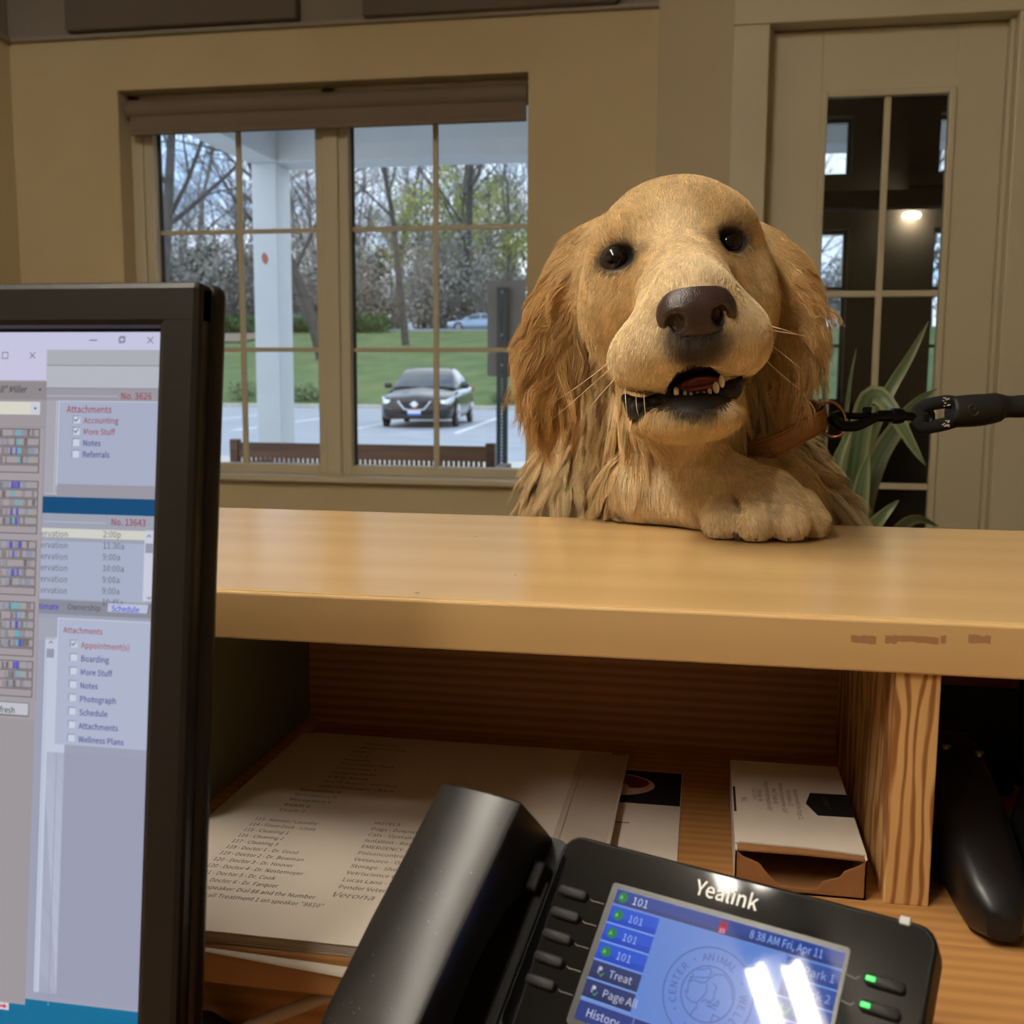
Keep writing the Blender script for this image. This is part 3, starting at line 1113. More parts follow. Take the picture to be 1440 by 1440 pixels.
# woods behind the road: shared trunks-and-twigs meshes
wood_mesh = [tree_mb(100 + i, 17 + 2 * (i % 3), .2 + .05 * (i % 3), 12, 6, 6, first=.22, up=.6, n4=3).mesh('branches', bark2, 179) for i in range(5)]
bud_mesh = [leaf_mesh('buds', [(random.Random(i * 7 + k).uniform(-3, 3), random.Random(i * 5 + k).uniform(-3, 3), random.Random(i * 3 + k).uniform(6, 15), 2.0, 2.0, 1.5, 170) for k in range(9)], .16, green_bud, 50 + i) for i in range(3)]
R_ = random.Random(5)
n_w = 0
for i in range(66):
    y = R_.uniform(93, 135)
    if i < 57:
        x = -y * R_.uniform(.15, .57)
    else:
        x = y * R_.uniform(.08, .24)
    px_frac = -x / y
    k = R_.randrange(5)
    parts = [('trunk_and_branches', wood_mesh[k])]
    bud = (.17 < px_frac < .30 and R_.random() < .65)
    if bud:
        parts.append(('new_leaves', bud_mesh[R_.randrange(3)]))
    put('woodland_tree', parts, 'budding pale green tree in the woods behind the road' if bud else 'bare grey tree in the woods behind the road', 'tree',
        (x, y, 5.0 + (y - 92) * .03), R_.uniform(0, 6.28), R_.uniform(.75, 1.2), 'budding trees in the woods' if bud else 'bare trees in the woods')

# evergreens and brush
_re = random.Random(4)
ev = leaf_mesh('needles', [(_re.gauss(0, 1.1), _re.gauss(0, 1.1), _re.uniform(1.0, 8.5), _re.uniform(.8, 1.9), _re.uniform(.8, 1.9), _re.uniform(.6, 1.2), 230) for k in range(17)], .17, evergreen, 3)
evt = MB().tube([(0, 0, -.3), (0, 0, 10)], [.2, .03], 8).mesh('trunk', bark)
for x, y, s in ((-47, 96, 1.0), (-44.5, 99, .9), (-50.5, 94, .8), (-41.0, 97, 1.05), (-38.0, 101, .8), (-33.5, 95, .75), (-31.6, 98, .9), (-20.5, 103, .7)):
    put('evergreen_tree', [('needles', ev), ('trunk', evt)], 'dark evergreen tree among the bare woods', 'tree', (x, y, 5.0), x, s, 'evergreens in the woods')
br = MB()
for k in range(26):
    R2 = random.Random(k)
    a = R2.uniform(0, 6.28)
    rr = R2.uniform(0, .6)
    p = np.array([rr * math.cos(a), rr * math.sin(a), -.1])
    d = np.array([math.cos(a) * .5, math.sin(a) * .5, 1.0])
    pts = [p]
    for q in range(5):
        d = d + np.array([R2.gauss(0, .15), R2.gauss(0, .15), 0])
        p = p + d / np.linalg.norm(d) * R2.uniform(.5, .8)
        pts.append(p)
    br.tube(pts, [.03, .026, .022, .016, .01, .005], 3, cap=False)
brl = leaf_mesh('twigs', [(0, 0, 2.4, 2.1, 2.1, 2.2, 3000)], .085, brush_m, 9)
brm = br.mesh('stems', bark2)
for i in range(44):
    y = R_.uniform(91, 112)
    x = -y * R_.uniform(.16, .56) if i < 37 else y * R_.uniform(.08, .24)
    put('bare_brush', [('stems', brm), ('twigs', brl)], 'twiggy brown brush at the edge of the woods', 'shrub', (x, y, 5.0), R_.uniform(0, 6.28), R_.uniform(.9, 2.3), 'brush along the woods')

# clipped hedge along the far left of the road, low shrubs by the kerb
he = leaf_mesh('foliage', [(-5 + k * .8, 0, .7, .7, .8, .75, 420) for k in range(14)], .14, hedge_g, 5)
hs_ = MB()
for k in range(14):
    hs_.tube([(-5 + k * .8, 0, -.1), (-5 + k * .8, 0, .8)], .04, 5)
hsm = hs_.mesh('stems', bark)
for x, y, lab in ((-42.5, 82, 'long clipped green hedge at the top of the lawn left of the column'), (-31.5, 82.5, 'long clipped green hedge at the top of the lawn right of the column')):
    put('hedge', [('foliage', he), ('stems', hsm)], lab, 'hedge', (x, y, lawn_z(y, x) - .1), .0, 1.1)
shl = leaf_mesh('foliage', [(0, 0, .45, .7, .6, .45, 420)], .07, noisy('grey_green_leaves', (104, 124, 84), (130, 144, 104), 3, .85), 12)
shs = MB()
for k in range(7):
    shs.tube([(.1 * math.cos(k), .1 * math.sin(k), -.05), (.4 * math.cos(k), .35 * math.sin(k), .6)], [.02, .008], 4)
shm = shs.mesh('stems', bark)
for px, s in ((420, .9), (437, 1.1), (450, .8), (345, 1.2), (722, 1.0), (705, .8)):
    P = onY(px, 574, 41.2)
    put('kerb_shrub', [('foliage', shl), ('stems', shm)], 'low grey green shrub growing by the kerb at the foot of the lawn', 'shrub', (P[0], 41.2, .1), px, s, 'shrubs by the kerb')
# ================================================================== RECEPTION COUNTER
ZT, ZB_ = 1.070, 1.042          # counter top
CF, CB = .546, .902             # front (staff side) and back (lobby side) edges
maple = wood('maple_counter', (205, 166, 112), (214, 178, 124), 'X', 5, 6.0, 70, .20, (.1, .9), spec=.6, stretch=.03)
edge_w = wood('maple_edge', (205, 166, 112), (214, 178, 124), 'X', 8, 5.0, 90, .5, (.2, .8), stretch=.04, bands='Z')
pine_back = wood('pine_back_panel', (164, 106, 62), (200, 142, 90), 'X', 44, 3.0, 60, .6, (.2, .8), stretch=.03, bands='Z')
pine_shelf = wood('pine_shelf', (158, 110, 62), (184, 136, 82), 'X', 34, 3.5, 60, .5, (.15, .85), stretch=.03, bands='Y')
pine_edge = wood('pine_divider', (152, 100, 54), (216, 172, 114), 'Z', 52, 10.0, 60, .5, (.30, .52), stretch=.20, bands='X', knot=1.0)
olive = noisy('dark_olive_laminate', (108, 106, 78), (98, 96, 70), 8, .6)

ct = thing('countertop', 'pale maple counter top with a worn front edge', 'countertop', (0, (CF + CB) / 2, ZB_))
ym = (CF + CB) / 2
MB().rbox(-1.4, 1.7, CF + .004 - ym, CB - ym, 0, ZT - ZB_, .001).build('slab', maple, ct)
eb = MB().rbox(-1.4, 1.7, CF - ym, CF + .0045 - ym, .0006, ZT - ZB_ - .0006, .0012)
eo = eb.build('edge_band', edge_w, ct)
# dings, crumbs and the stained patch on the edge
marks = Canvas(.00012)
R_ = random.Random(8)
for px, py, s in ((669, 754.5, .0016), (725, 809, .0012), (587, 834, .0014), (690, 782, .0008)):
    p = onZ(px, py, ZT)
    marks.poly([(p[0] + s * math.cos(k * .9) * R_.uniform(.7, 1.6), p[1] - ym + s * math.sin(k * .9) * R_.uniform(.5, 1)) for k in range(7)], (92, 62, 36), 1)
mk = marks.build('crumbs', attr_mat('print_matte', 0, .8), ct)
mk.location = (0, 0, ZT - ZB_)
mk['kind'] = 'stuff'
st = Canvas(.00008)
for px0, px1, dy in ((1197, 1232, 0), (1245, 1262, .3), (1262, 1320, .1), (1323, 1330, 0), (1362, 1393, .1)):
    a = onY(px0, 893, CF)
    b = onY(px1, 905, CF)
    n = 6
    top = [(a[0] + (b[0] - a[0]) * k / n, a[2] - ZB_ + R_.uniform(-.0005, .0005)) for k in range(n + 1)]
    bot = [(a[0] + (b[0] - a[0]) * k / n, b[2] - ZB_ + R_.uniform(-.0006, .0006)) for k in range(n, -1, -1)]
    st.poly(top + bot, (176, 130, 90), 1)
so = st.build('worn_stain', attr_mat('print_matte', 0, .8), ct)
so.matrix_basis = frame_matrix((0, CF - ym, 0), (1, 0, 0), (0, 0, 1), (0, -1, 0))

SZ = .920                       # shelf surface
SF, SB = .445, .765
cab = thing('counter_cabinet', 'pine cubby cabinet under the counter top', 'cabinet', (0, .6, 0))
def part(mb, nm, mtl, sm=None):
    o = mb.build(nm, mtl, cab, sm)
    o.location = (0, -.6, 0)
    return o
part(MB().rbox(-.318, .9, SF, .512, SZ - .02, SZ, .0015), 'shelf_board', pine_shelf)
part(MB().rbox(-.318, .9, .5128, SB, SZ - .02, SZ - .0003, .0015), 'shelf_board', pine_shelf)
part(MB().box(-.318, .9, SB, SB + .018, .0, ZB_ + .0005), 'back_panel', pine_back)
part(MB().rbox(.0968, .119, .549, SB, SZ - .0005, ZB_ + .0005, .0008), 'divider', pine_edge)
part(MB().rbox(-.34, -.298, CF + .01, SB + .018, .0, ZB_ + .0005, .001), 'side_panel', olive)
part(MB().rbox(-.298, -.29, CF + .03, SB, SZ, SZ + .006, .001), 'bottom_cleat', pine_shelf)
part(MB().rbox(.9, .94, CF + .01, SB + .018, 0, ZB_ + .0005, .001), 'side_panel', olive)
part(MB().box(-1.38, 1.68, SB + .02, SB + .045, 0, ZB_ + .0005), 'lobby_panel', olive)
part(MB().rbox(-1.38, -.34, CF + .02, SB + .02, 0, ZB_ + .0005, .001), 'end_pier', olive)
part(MB().rbox(.94, 1.68, CF + .02, SB + .02, 0, ZB_ + .0005, .001), 'end_pier', olive)
part(MB().box(-.318, .9, .462, .48, .0, SZ - .019), 'apron_panel', wood('pine_apron', (158, 110, 62), (184, 136, 82), 'X', 34, 3.5, 60, .55, stretch=.03, bands='Z'))
ZD = .800
dk = thing('desk', 'brown wooden desk top below the shelf', 'desk', (0, .2, 0))
MB().rbox(-1.38, 1.2, -.25, .262, ZD - .028, ZD, .002).build('desk_top', wood('desk_wood', (150, 102, 58), (176, 128, 76), 'X', 18, 3, 40, .5, stretch=.04), dk)
for x in (-1.3, 1.12):
    MB().rbox(x - .03, x + .03, -.2, .24, 0, ZD - .027, .003).build('side_panel', olive, dk)

# ------------------------------------------------------------------ papers in the cubby
PR = attr_mat('print_matte', 0, .8)
paper_m = noisy('white_paper', (214, 203, 190), (208, 197, 184), 5, .85)
px_ = [onZ(287, 1327, SZ + .008), onZ(846, 1060, SZ + .008)]
SX0, SX1, SY0, SY1 = -.288, -.064, .4460, .7250
def sheet_stack(name, label, x0, x1, y0, y1, z, n, jit, seed, group, curl=0.0, mtl=paper_m):
    t = thing(name, label, 'paper', ((x0 + x1) / 2, (y0 + y1) / 2, z), group=group)
    R2 = random.Random(seed)
    hx, hy = (x1 - x0) / 2, (y1 - y0) / 2
    for k in range(n):
        dx, dy, a = R2.uniform(-jit, jit), R2.uniform(-jit, jit), R2.uniform(-1, 1) * jit * 2
        rows = 7
        V = []
        zz = k * .0004
        for j in range(rows):
            fy = -hy + 2 * hy * j / (rows - 1)
            for i in range(5):
                fx = -hx + 2 * hx * i / 4
                lift = curl * max(0, (i - 2.4) / 1.6) ** 2 * max(0, (1.8 - j) / 1.8) * (0 if k == n - 1 else 1)
                V.append((fx * math.cos(a) - fy * math.sin(a) + dx, fx * math.sin(a) + fy * math.cos(a) + dy, zz - lift))
        V2 = [(x, y, z_ + .00032) for x, y, z_ in V]
        F = [(j * 5 + i, j * 5 + i + 1, (j + 1) * 5 + i + 1, (j + 1) * 5 + i) for j in range(rows - 1) for i in range(4)]
        o = len(V)
        F2 = [tuple(q + o for q in f) for f in F]
        rim = [i for i in range(5)] + [j * 5 + 4 for j in range(1, rows)] + [(rows - 1) * 5 + i for i in (3, 2, 1, 0)] + [j * 5 for j in range(rows - 2, 0, -1)]
        FS = [(rim[q], rim[(q + 1) % len(rim)], rim[(q + 1) % len(rim)] + o, rim[q] + o) for q in range(len(rim))]
        MB().add(V + V2, [f[::-1] for f in F] + F2 + FS).build('sheet', mtl, t)
    return t
bt = sheet_stack('paper_stack', 'stack of white papers in the cubby beneath the printed list', SX0 + .006, SX1 + .003, SY0 + .002, SY1 + .004, SZ + .0002, 14, .0016, 4, None)
zl = SZ + .0002 + 14 * .0004
pl = thing('phone_list', 'printed phone extension list lying on top of the paper stack', 'paper', ((SX0 + SX1) / 2, (SY0 + SY1) / 2, zl))
MB().box(-.112, .112, -.1395, .1395, 0, .0004).build('sheet', paper_m, pl)
tx = Canvas(.00006)
ink, grey_ink = (44, 38, 36), (104, 96, 90)
LX, LY = (SX0 + SX1) / 2, (SY0 + SY1) / 2
def ptxt(px, py, s, size, col=ink, bold=False):
    p = onZ(px, py, zl + .0004)
    tx.text(p[0] - LX, p[1] - LY, size, s, col, bold, 2)
rows_l = ['113 - Kennel / Laundry', '114 - Front Desk - Linda', '115 - Cleaning 1', '116 - Cleaning 2', '117 - Cleaning 3', '118 - Doctor 1 - Dr. Good',
          '119 - Doctor 2 - Dr. Bowman', '120 - Doctor 3 - Dr. Hoover', '120 - Doctor 4 - Dr. Nestemoyer', '121 - Doctor 5 - Dr. Cook', '122 - Doctor 6 - Dr. Farquer']
p0 = onZ(298, 1241, zl)
SZT = .0064
for i, s in enumerate(rows_l[::-1]):
    tx.text(-.0995 + .0165, p0[1] - LY + i * .0078, SZT, s, ink if i != 2 else (30, 26, 25), False, 2, squash=.72)
tx.text(-.0900, p0[1] - LY - .0078, SZT, 'To call on speaker: Dial 88 and the Number', (30, 26, 25), False, 2, squash=.74)
tx.text(-.0925, p0[1] - LY - .0156, SZT, 'Example - to call Treatment 1 on speaker "8810"', (30, 26, 25), False, 2, squash=.74)
up = ['Phone List', 'Reception 101', 'Park 1', 'Park 2', 'Fax Line', 'Pharmacy - Desk', 'Treatment 1', 'Surgery Suite', 'X-Ray Room', 'Break Room - Kitchen', 'Office Manager - Back', 'Reception A', 'Reception B', 'Reception C', 'Exam 1', 'Exam 2']
for i, s in enumerate(up[::-1]):
    x = -.074 if i < 5 else (-.064 if i < 14 else -.060)
    tx.text(x, p0[1] - LY + (len(rows_l) + 1) * .0078 + i * .0082, SZT * .95, s, grey_ink if i % 3 == 0 else ink, False, 2)
right_rows = ['HOTELS', 'Dogs - Downstairs', 'Cats - Upstairs', 'Isolation - Back Hall', 'EMERGENCY - Line', 'Poisoncontrol - Ask', 'Vetsource - Order', 'Storage - Shelving', 'Vetriscience Company', 'Lucas Lane - Clinic', 'Pender Veterinary']
for i, s in enumerate(right_rows):
    tx.text(-.011 + .0006 * i, p0[1] - LY + .0855 - i * .0080, SZT, s, ink, False, 2, squash=.8)
tx.text(-.006, p0[1] - LY - .0034, .0085, 'Verona  Ex', grey_ink, False, 2, slant=.25)
o = tx.build('printed_lines', PR, pl)
o['kind'] = 'stuff'
o.location = (0, 0, .0004)

# drooping loose sheet under the stack at the shelf edge
dr = thing('loose_sheet', 'loose paper drooping over the shelf edge under the stack', 'paper', (-.18, .455, SZ))
V = []
for j in range(6):
    for i in range(7):
        x = -.102 + .15 * i / 6
        y = .03 - .0415 * j / 5
        droop = .0085 * (i / 6) * max(0, (j - 2) / 3) ** 1.5
        V.append((x, y - .0005, .0003 - (0 if j < 5 else 0) - 0))
        if j >= 4:
            V[-1] = (x, -.0104 - .0012 * (j - 3) * (i / 6), .0003 - droop * 1.2)
F = [(j * 7 + i, j * 7 + i + 1, (j + 1) * 7 + i + 1, (j + 1) * 7 + i) for j in range(5) for i in range(6)]
MB().add(V, F).build('sheet', paper_m, dr, 179)

# clear plastic sleeve with a pale strip at the right of the list
sv = thing('plastic_sleeve', 'frosted plastic sleeve lying along the right side of the paper stack', 'sleeve', (-.06, .60, zl))
MB().box(-.018, .0125, -.125, .122, .0005, .0011).build('film', noisy('frosted_sleeve', (188, 176, 164), (180, 168, 156), 9, .35), sv)
MB().rbox(-.0205, -.0165, -.125, .122, .0004, .0018, .0004).build('welded_edge', MATS['frosted_sleeve'], sv)
MB().rbox(.0105, .0130, -.125, .122, .0004, .0020, .0004).build('welded_edge', MATS['frosted_sleeve'], sv)
a = onZ(851, 1083, zl)
MB().box(a[0] + .06 - .0035, a[0] + .06 + .0035, a[1] - .60 - .0012, a[1] - .60 + .0012, .0011, .0015).build('staple', mat('staple', (200, 200, 200), .3, 1.0), sv)

# flyer with a dark photo
fl = thing('flyer', 'white flyer with a dark photo print beside the paper stack', 'flyer', (-.045, .60, SZ))
A = [onZ(x, y, SZ + .0008) for x, y in ((960, 1088), (944, 1133), (870, 1122), (880, 1081), (922, 1194))]
xr, ytop = A[0][0] + .045, A[0][1] - .6
MB().box(-.06, xr, -.145, ytop + .001, .0, .0006).build('sheet', paper_m, fl)
fc = Canvas(.00006)
yb_ = A[1][1] - .6
fc.rect(-.06, yb_, xr - .0005, ytop, (18, 22, 28), 1)
cx, cy = A[2][0] + .045 + .004, (yb_ + ytop) / 2 + .002
fc.poly([(cx - .012 + .030 * math.cos(t), cy + .020 * math.sin(t)) for t in np.linspace(-1.5, 1.5, 16)], (206, 176, 168), 2)
fc.poly([(cx - .012 + .026 * math.cos(t), cy + .004 + .014 * math.sin(t)) for t in np.linspace(-1.2, 1.4, 14)], (110, 40, 40), 3)
fc.poly([(cx - .004, cy - .016), (cx + .008, cy - .014), (cx + .014, cy - .004), (cx + .002, cy - .006), (cx - .001, cy + .001), (cx - .006, cy - .002)], (206, 176, 168), 4)
q = onZ(873, 1156, SZ + .0008)
fc.rect(q[0] + .045 - .003, q[1] - .6 - .0007, q[0] + .045 + .005, q[1] - .6 + .0007, (90, 82, 76), 2)
o = fc.build('photo_print', PR, fl)
o.location = (0, 0, .0006)

# ------------------------------------------------------------------ dispenser box
bxz = .943
bx = thing('dispenser_box', 'white topped cardboard dispenser box with a torn open front', 'box', (.0546, .616, SZ))
hx, y0, y1, H = .0335, -.0660, .0670, bxz - SZ
kraft = noisy('kraft_card', (150, 104, 62), (140, 96, 56), 30, .85)
MB().box(-hx, hx, y1 - .001, y1, 0, H - .001).build('back_wall', kraft, bx)
MB().box(-hx, -hx + .001, y0, y1, 0, H - .001).build('side_wall', paper_m, bx)
MB().box(hx - .001, hx, y0, y1, 0, H - .001).build('side_wall', paper_m, bx)
MB().box(-hx, hx, y0, y1, 0, .001).build('floor_card', kraft, bx)
ed = [(-hx, H - .0012), (-hx, 0), (hx, 0), (hx, H - .0012), (hx - .0035, H - .005), (hx - .011, H - .0085), (hx - .013, H - .012), (.012, H - .015), (.009, H - .02), (-.010, H - .0195), (-.016, H - .014), (-.021, H - .008), (-hx + .004, H - .005)]
MB().prism(ed, y0, y0 + .0012, 'XZ').build('torn_front', kraft, bx)
top = MB()
tp_ = [(-hx, y1), (hx, y1), (hx, y0 + .004), (hx * .6, y0 + .006), (0, y0 + .0075), (-hx + .004, y0 + .0085), (-hx, y0 + .006)]
top.prism(tp_, H - .001, H)
top.build('lid_card', paper_m, bx)
MB().prism([(-hx, y0 + .006), (-hx + .004, y0 + .0085), (0, y0 + .0075), (hx * .6, y0 + .006), (hx, y0 + .004), (hx - .001, y0 - .0), (0, y0 + .0018), (-hx + .001, y0 + .0012)], H - .0022, H - .0012).build('torn_lip', kraft, bx)
bc = Canvas(.00006)
def bp(px, py):
    p = onZ(px, py, bxz)
    return p[0] - .0546, p[1] - .616
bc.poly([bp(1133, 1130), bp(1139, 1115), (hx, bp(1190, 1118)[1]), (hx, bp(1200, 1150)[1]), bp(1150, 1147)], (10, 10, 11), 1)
for k, (xa, ya, s) in enumerate(((1115, 1110, 'Recommended for Dogs 12'), (1105, 1111, 'Vaccination 12'), (1094, 1101, 'Heartworm preventive 1247'), (1085, 1109, 'Wet, Treats 42'), (1074, 1099, 'Important information A97'), (1065, 1110, 'Storage  86'), (1057, 1108, 'CAUTION 4'))):
    x, y = bp(xa, ya)
    bc.text(x, y, .0044, s, (60, 48, 44) if k < 6 else (150, 130, 120), False, 2, rot=-math.pi / 2)
x, y = bp(1042, 1121)
bc.text(x, y, .006, 'KG', (80, 64, 58), False, 2, rot=-math.pi / 2)
x, y = bp(1032, 1106)
bc.rect(x - .0007, bp(1035, 1141)[1], x + .0007, y, (40, 32, 30), 2)
x, y = bp(1156, 1121)
bc.text(x, y, .005, 'Canine', (70, 70, 72), False, 3, rot=-math.pi / 2)
x, y = bp(1161, 1126)
bc.text(x, y, .003, 'daily chew', (58, 58, 60), False, 3, rot=-math.pi / 2)
o = bc.build('printed_lines', PR, bx)
o['kind'] = 'stuff'
o.location = (0, 0, H)

# ------------------------------------------------------------------ dark things in the right cubby
dkp = mat('glossy_black_plastic', (12, 12, 13), .38)
rbk = thing('red_case', 'dark red case standing at the back of the right cubby', 'case', (.175, .735, SZ))
MB().rbox(-.052, .030, -.02, .026, 0, .116, .008, 3).build('shell', noisy('dark_red_vinyl', (98, 18, 18), (84, 14, 14), 20, .5), rbk, 50)
MB().rbox(-.050, .028, -.0235, -.018, 0, .072, .004).build('front_pocket', noisy('black_nylon', (20, 19, 19), (15, 15, 15), 80, .8), rbk, 50)
MB().rbox(.029, .037, -.017, .022, .004, .112, .004).build('zip_side', MATS['black_nylon'], rbk, 50)
sc_ = thing('barcode_scanner', 'glossy black hand scanner lying beside the pine divider', 'scanner', (.1455, .60, SZ))
hd = MB()
secs = []
for y, w, z0, z1 in ((.085, .014, .012, .030), (.08, .020, .004, .052), (.05, .0215, .001, .060), (.0, .021, .0, .050), (-.05, .018, .0, .036), (-.075, .015, .0, .028), (-.088, .008, .004, .020)):
    ring = []
    for k in range(16):
        a = 2 * math.pi * k / 16
        ca, sa = math.cos(a), math.sin(a)
        ring.append((w * math.copysign(abs(ca) ** .6, ca), y, (z0 + z1) / 2 + (z1 - z0) / 2 * math.copysign(abs(sa) ** .6, sa)))
    secs.append(ring)
hd.loft(secs)
hd.build('housing', dkp, sc_, 60)
MB().rbox(-.017, .017, .0835, .0885, .012, .044, .002).build('scan_window', mat('scanner_window', (30, 8, 10), .1), sc_)
MB().prism([(-.03, .004), (.012, .006), (.004, .020), (-.014, .022)], -.0225, -.0195, 'YZ').build('trigger', MATS['black_cable'] if 'black_cable' in MATS else mat('black_cable', (14, 14, 15), .5), sc_)
MB().rbox(-.014, .014, .052, .078, .0585, .0605, .0008).build('top_grip', mat('rubber_grip', (26, 26, 27), .7), sc_)
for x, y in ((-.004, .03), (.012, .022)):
    MB().lathe([(.0028, 0), (.0028, .0015), (.0015, .0028)], (x, y, .0575), 12).build('highlight_stud', mat('highlight_steel', (170, 168, 164), .15, 1.0), sc_)  # bright studs added to give the housing its two highlights
pch = thing('black_pouch', 'slumped black nylon pouch at the open side of the right cubby', 'pouch', (.240, .600, SZ))
secs = []
for z, s in ((0, .9), (.006, 1.0), (.03, 1.0), (.05, .92), (.066, .72), (.074, .4)):
    ring = []
    for k in range(24):
        a = 2 * math.pi * k / 24
        r = 1 + .05 * math.sin(3 * a + z * 40) + .03 * math.sin(7 * a)
        ca, sa = math.cos(a), math.sin(a)
        ring.append((.062 * s * r * math.copysign(abs(ca) ** .75, ca) + z * .15, .085 * s * r * math.copysign(abs(sa) ** .75, sa), z))
    secs.append(ring)
MB().loft(secs).build('pouch_body', MATS['black_nylon'], pch, 179)
MB().tube([(-.045, -.02, .066), (-.02, -.03, .083), (.02, -.03, .086), (.05, -.02, .070)], .004, 8, flat=2.0).build('carry_strap', MATS['black_nylon'], pch, 60)
MB().rbox(-.03, .034, -.0865, -.082, .012, .045, .002).build('front_pocket', MATS['black_nylon'], pch)
MB().tube([(-.055, -.05, .035), (-.05, .0, .058), (-.045, .05, .052)], .0025, 6).build('zip', mat('dark_zip', (40, 40, 42), .4, .6), pch)
lb = onZ(1383, 1283, SZ + .002)
wl = MB().rbox(-.0085, .0085, -.005, .005, 0, .0016, .0005).build('white_tab', mat('white_tab', (214, 206, 196), .7))
wl.location = (lb[0], lb[1], SZ)
tag(wl, 'small white plastic tab lying on the right cubby shelf', 'tab')

# ------------------------------------------------------------------ cables on the desk by the monitor
cb = MB()
pts = [(455, 1405), (425, 1411), (395, 1417), (365, 1426), (340, 1436), (320, 1450), (300, 1475)]
P3 = [onY(x, y, .455) for x, y in pts]
pp = []
for i, p in enumerate(P3):
    pp.append((p[0], .4565 - .004 * i, p[2]))
pp.append((pp[-1][0] - .02, .42, ZD + .004))
pp.append((pp[-1][0] - .05, .36, ZD + .004))
pp = [(pp[0][0] + .05, .4585, pp[0][2] + .0), (pp[0][0] + .02, .458, pp[0][2] + .004)] + pp
cb.tube(pp, .0032, 10)
o = cb.build('white_cable', mat('white_cable', (196, 180, 164), .5), None, 60)
tag(o, 'white cable running along the desk below the paper shelf', 'cable')
# ================================================================== MONITOR
MT = math.radians(7.75)
MP = dep(227.5, 468, .44)                           # top right corner of the lit screen
ex = np.array([1.0, 0, 0])
ey = np.array([0, math.sin(MT), math.cos(MT)])
ez = np.array([0, -math.cos(MT), math.sin(MT)])     # towards the viewer
def ms(px, py):
    p = onP(px, py, MP, ez) - MP
    return p @ ex, p @ ey
SW, SH = .532, .299
mon = thing('computer_monitor', 'black computer monitor showing a lit clinic scheduling program', 'monitor', (MP[0] - SW / 2, MP[1] - SH * math.sin(MT) + .05, ZD))
bezel = noisy('black_monitor_plastic', (27, 23, 21), (23, 19, 18), 300, .42, spec=.4)
Mm = frame_matrix(MP - np.array(mon.location), ex, ey, ez)
bt_, br_ = ms(150, 400)[1], ms(282, 700)[0]
bb = .022
bz_ = .006
b = MB()
b.rbox(-SW - br_, br_, .0015, bt_, -.012, bz_, .003)
b.rbox(-SW - br_, br_, -SH - bb, -SH - .0015, -.012, bz_, .003)
b.rbox(.0012, br_, -SH - bb, bt_, -.012, bz_ - .0001, .003)
b.rbox(-SW - br_, -SW - .0012, -SH - bb, bt_, -.012, bz_ - .0001, .003)
o = b.build('bezel', bezel, mon)
o.matrix_basis = Mm
sh = MB().rbox(-SW - br_ - .002, br_ + .0035, -SH - bb - .002, bt_ + .001, -.014, -.0035, .005, 3)
o = sh.build('rear_shell', bezel, mon, 40)
o.matrix_basis = Mm
bk = MB().rbox(-SW * .85, -SW * .15, -SH * .92, -SH * .1, -.050, -.013, .008)
o = bk.build('rear_bulge', bezel, mon)
o.matrix_basis = Mm
cx_ = 0
neck = MB()
yb = .02
neck.rbox(-.035, .035, .0, .022, .004, .26, .004)
o = neck.build('stand_neck', bezel, mon)
bp0 = MB().rbox(-.12, .12, -.10, .09, 0, .012, .004)
bp0.build('stand_base', bezel, mon)
screen = MB().box(-SW - .002, .002, -SH - .002, .002, -.004, -.0006)
scr = screen.build('screen', mat('black_panel', (10, 10, 12), .3), mon)
scr.matrix_basis = Mm

ui = Canvas(.00003)
def R4(x0, y0, x1, y1, c, L=1):
    ui.poly([ms(x0, y0), ms(x1, y0), ms(x1, y1), ms(x0, y1)], c, L)
def RX(x0, y0, x1, y1, c, L=1):
    """axis-aligned on the screen, from its upper-left and lower-right pixels"""
    a, b2 = ms(x0, y0), ms(x1, y1)
    ui.rect(a[0], b2[1], b2[0], a[1], c, L)
K = .44 / FPX
def T(px, py, size, s, c, bold=False, L=6, slant=0, squash=.92):
    x, y = ms(px, py)
    ui.text(x, y, size * K, s, c, bold, L, slant=slant, squash=squash)
def HL(x0, x1, y, c, w=1.0, L=3):
    a, b2 = ms(x0, y), ms(x1, y)
    ui.rect(a[0], a[1] - w * K / 2, b2[0], a[1] + w * K / 2, c, L)
def VL(x, y0, y1, c, w=1.0, L=3):
    a, b2 = ms(x, y0), ms(x, y1)
    ui.rect(a[0] - w * K / 2, b2[1], a[0] + w * K / 2, a[1], c, L)
ui.rect(-SW, -SH, 0, 0, (160, 160, 172), 0)
GX0 = -SW
def full(y0, y1, c, L=1):
    ui.rect(GX0, ms(150, y1)[1], 0, ms(150, y0)[1], c, L)
full(467, 492, (203, 202, 232))
full(492, 514, (174, 177, 186))
full(514, 546, (184, 187, 198))
full(513.5, 514.7, (130, 134, 146), 2)
full(545.5, 546.7, (136, 138, 150), 2)
full(546.7, 700, (156, 154, 166))
full(700.5, 724, (4, 76, 124), 2)
full(724, 862, (160, 164, 180))
full(862, 1420, (160, 164, 184))
full(1418, 1500, (2, 110, 156), 2)
dk_ = (84, 86, 104)
HL(126, 137, 478.5, dk_, 1.4)
ax_, ay_ = ms(171, 478.5)
for dx, dy in ((0, 0), (1.6, 1.6)):
    s = 3.6 * K
    x, y = ax_ + dx * K, ay_ + dy * K
    ui.line([(x - s, y - s), (x + s, y - s), (x + s, y + s), (x - s, y + s), (x - s, y - s)], 1.0 * K, dk_, 3)
def cross(px, py, s, c=dk_, L=3):
    x, y = ms(px, py)
    s *= K
    ui.line([(x - s, y - s), (x + s, y + s)], 1.1 * K, c, L)
    ui.line([(x - s, y + s), (x + s, y - s)], 1.1 * K, c, L)
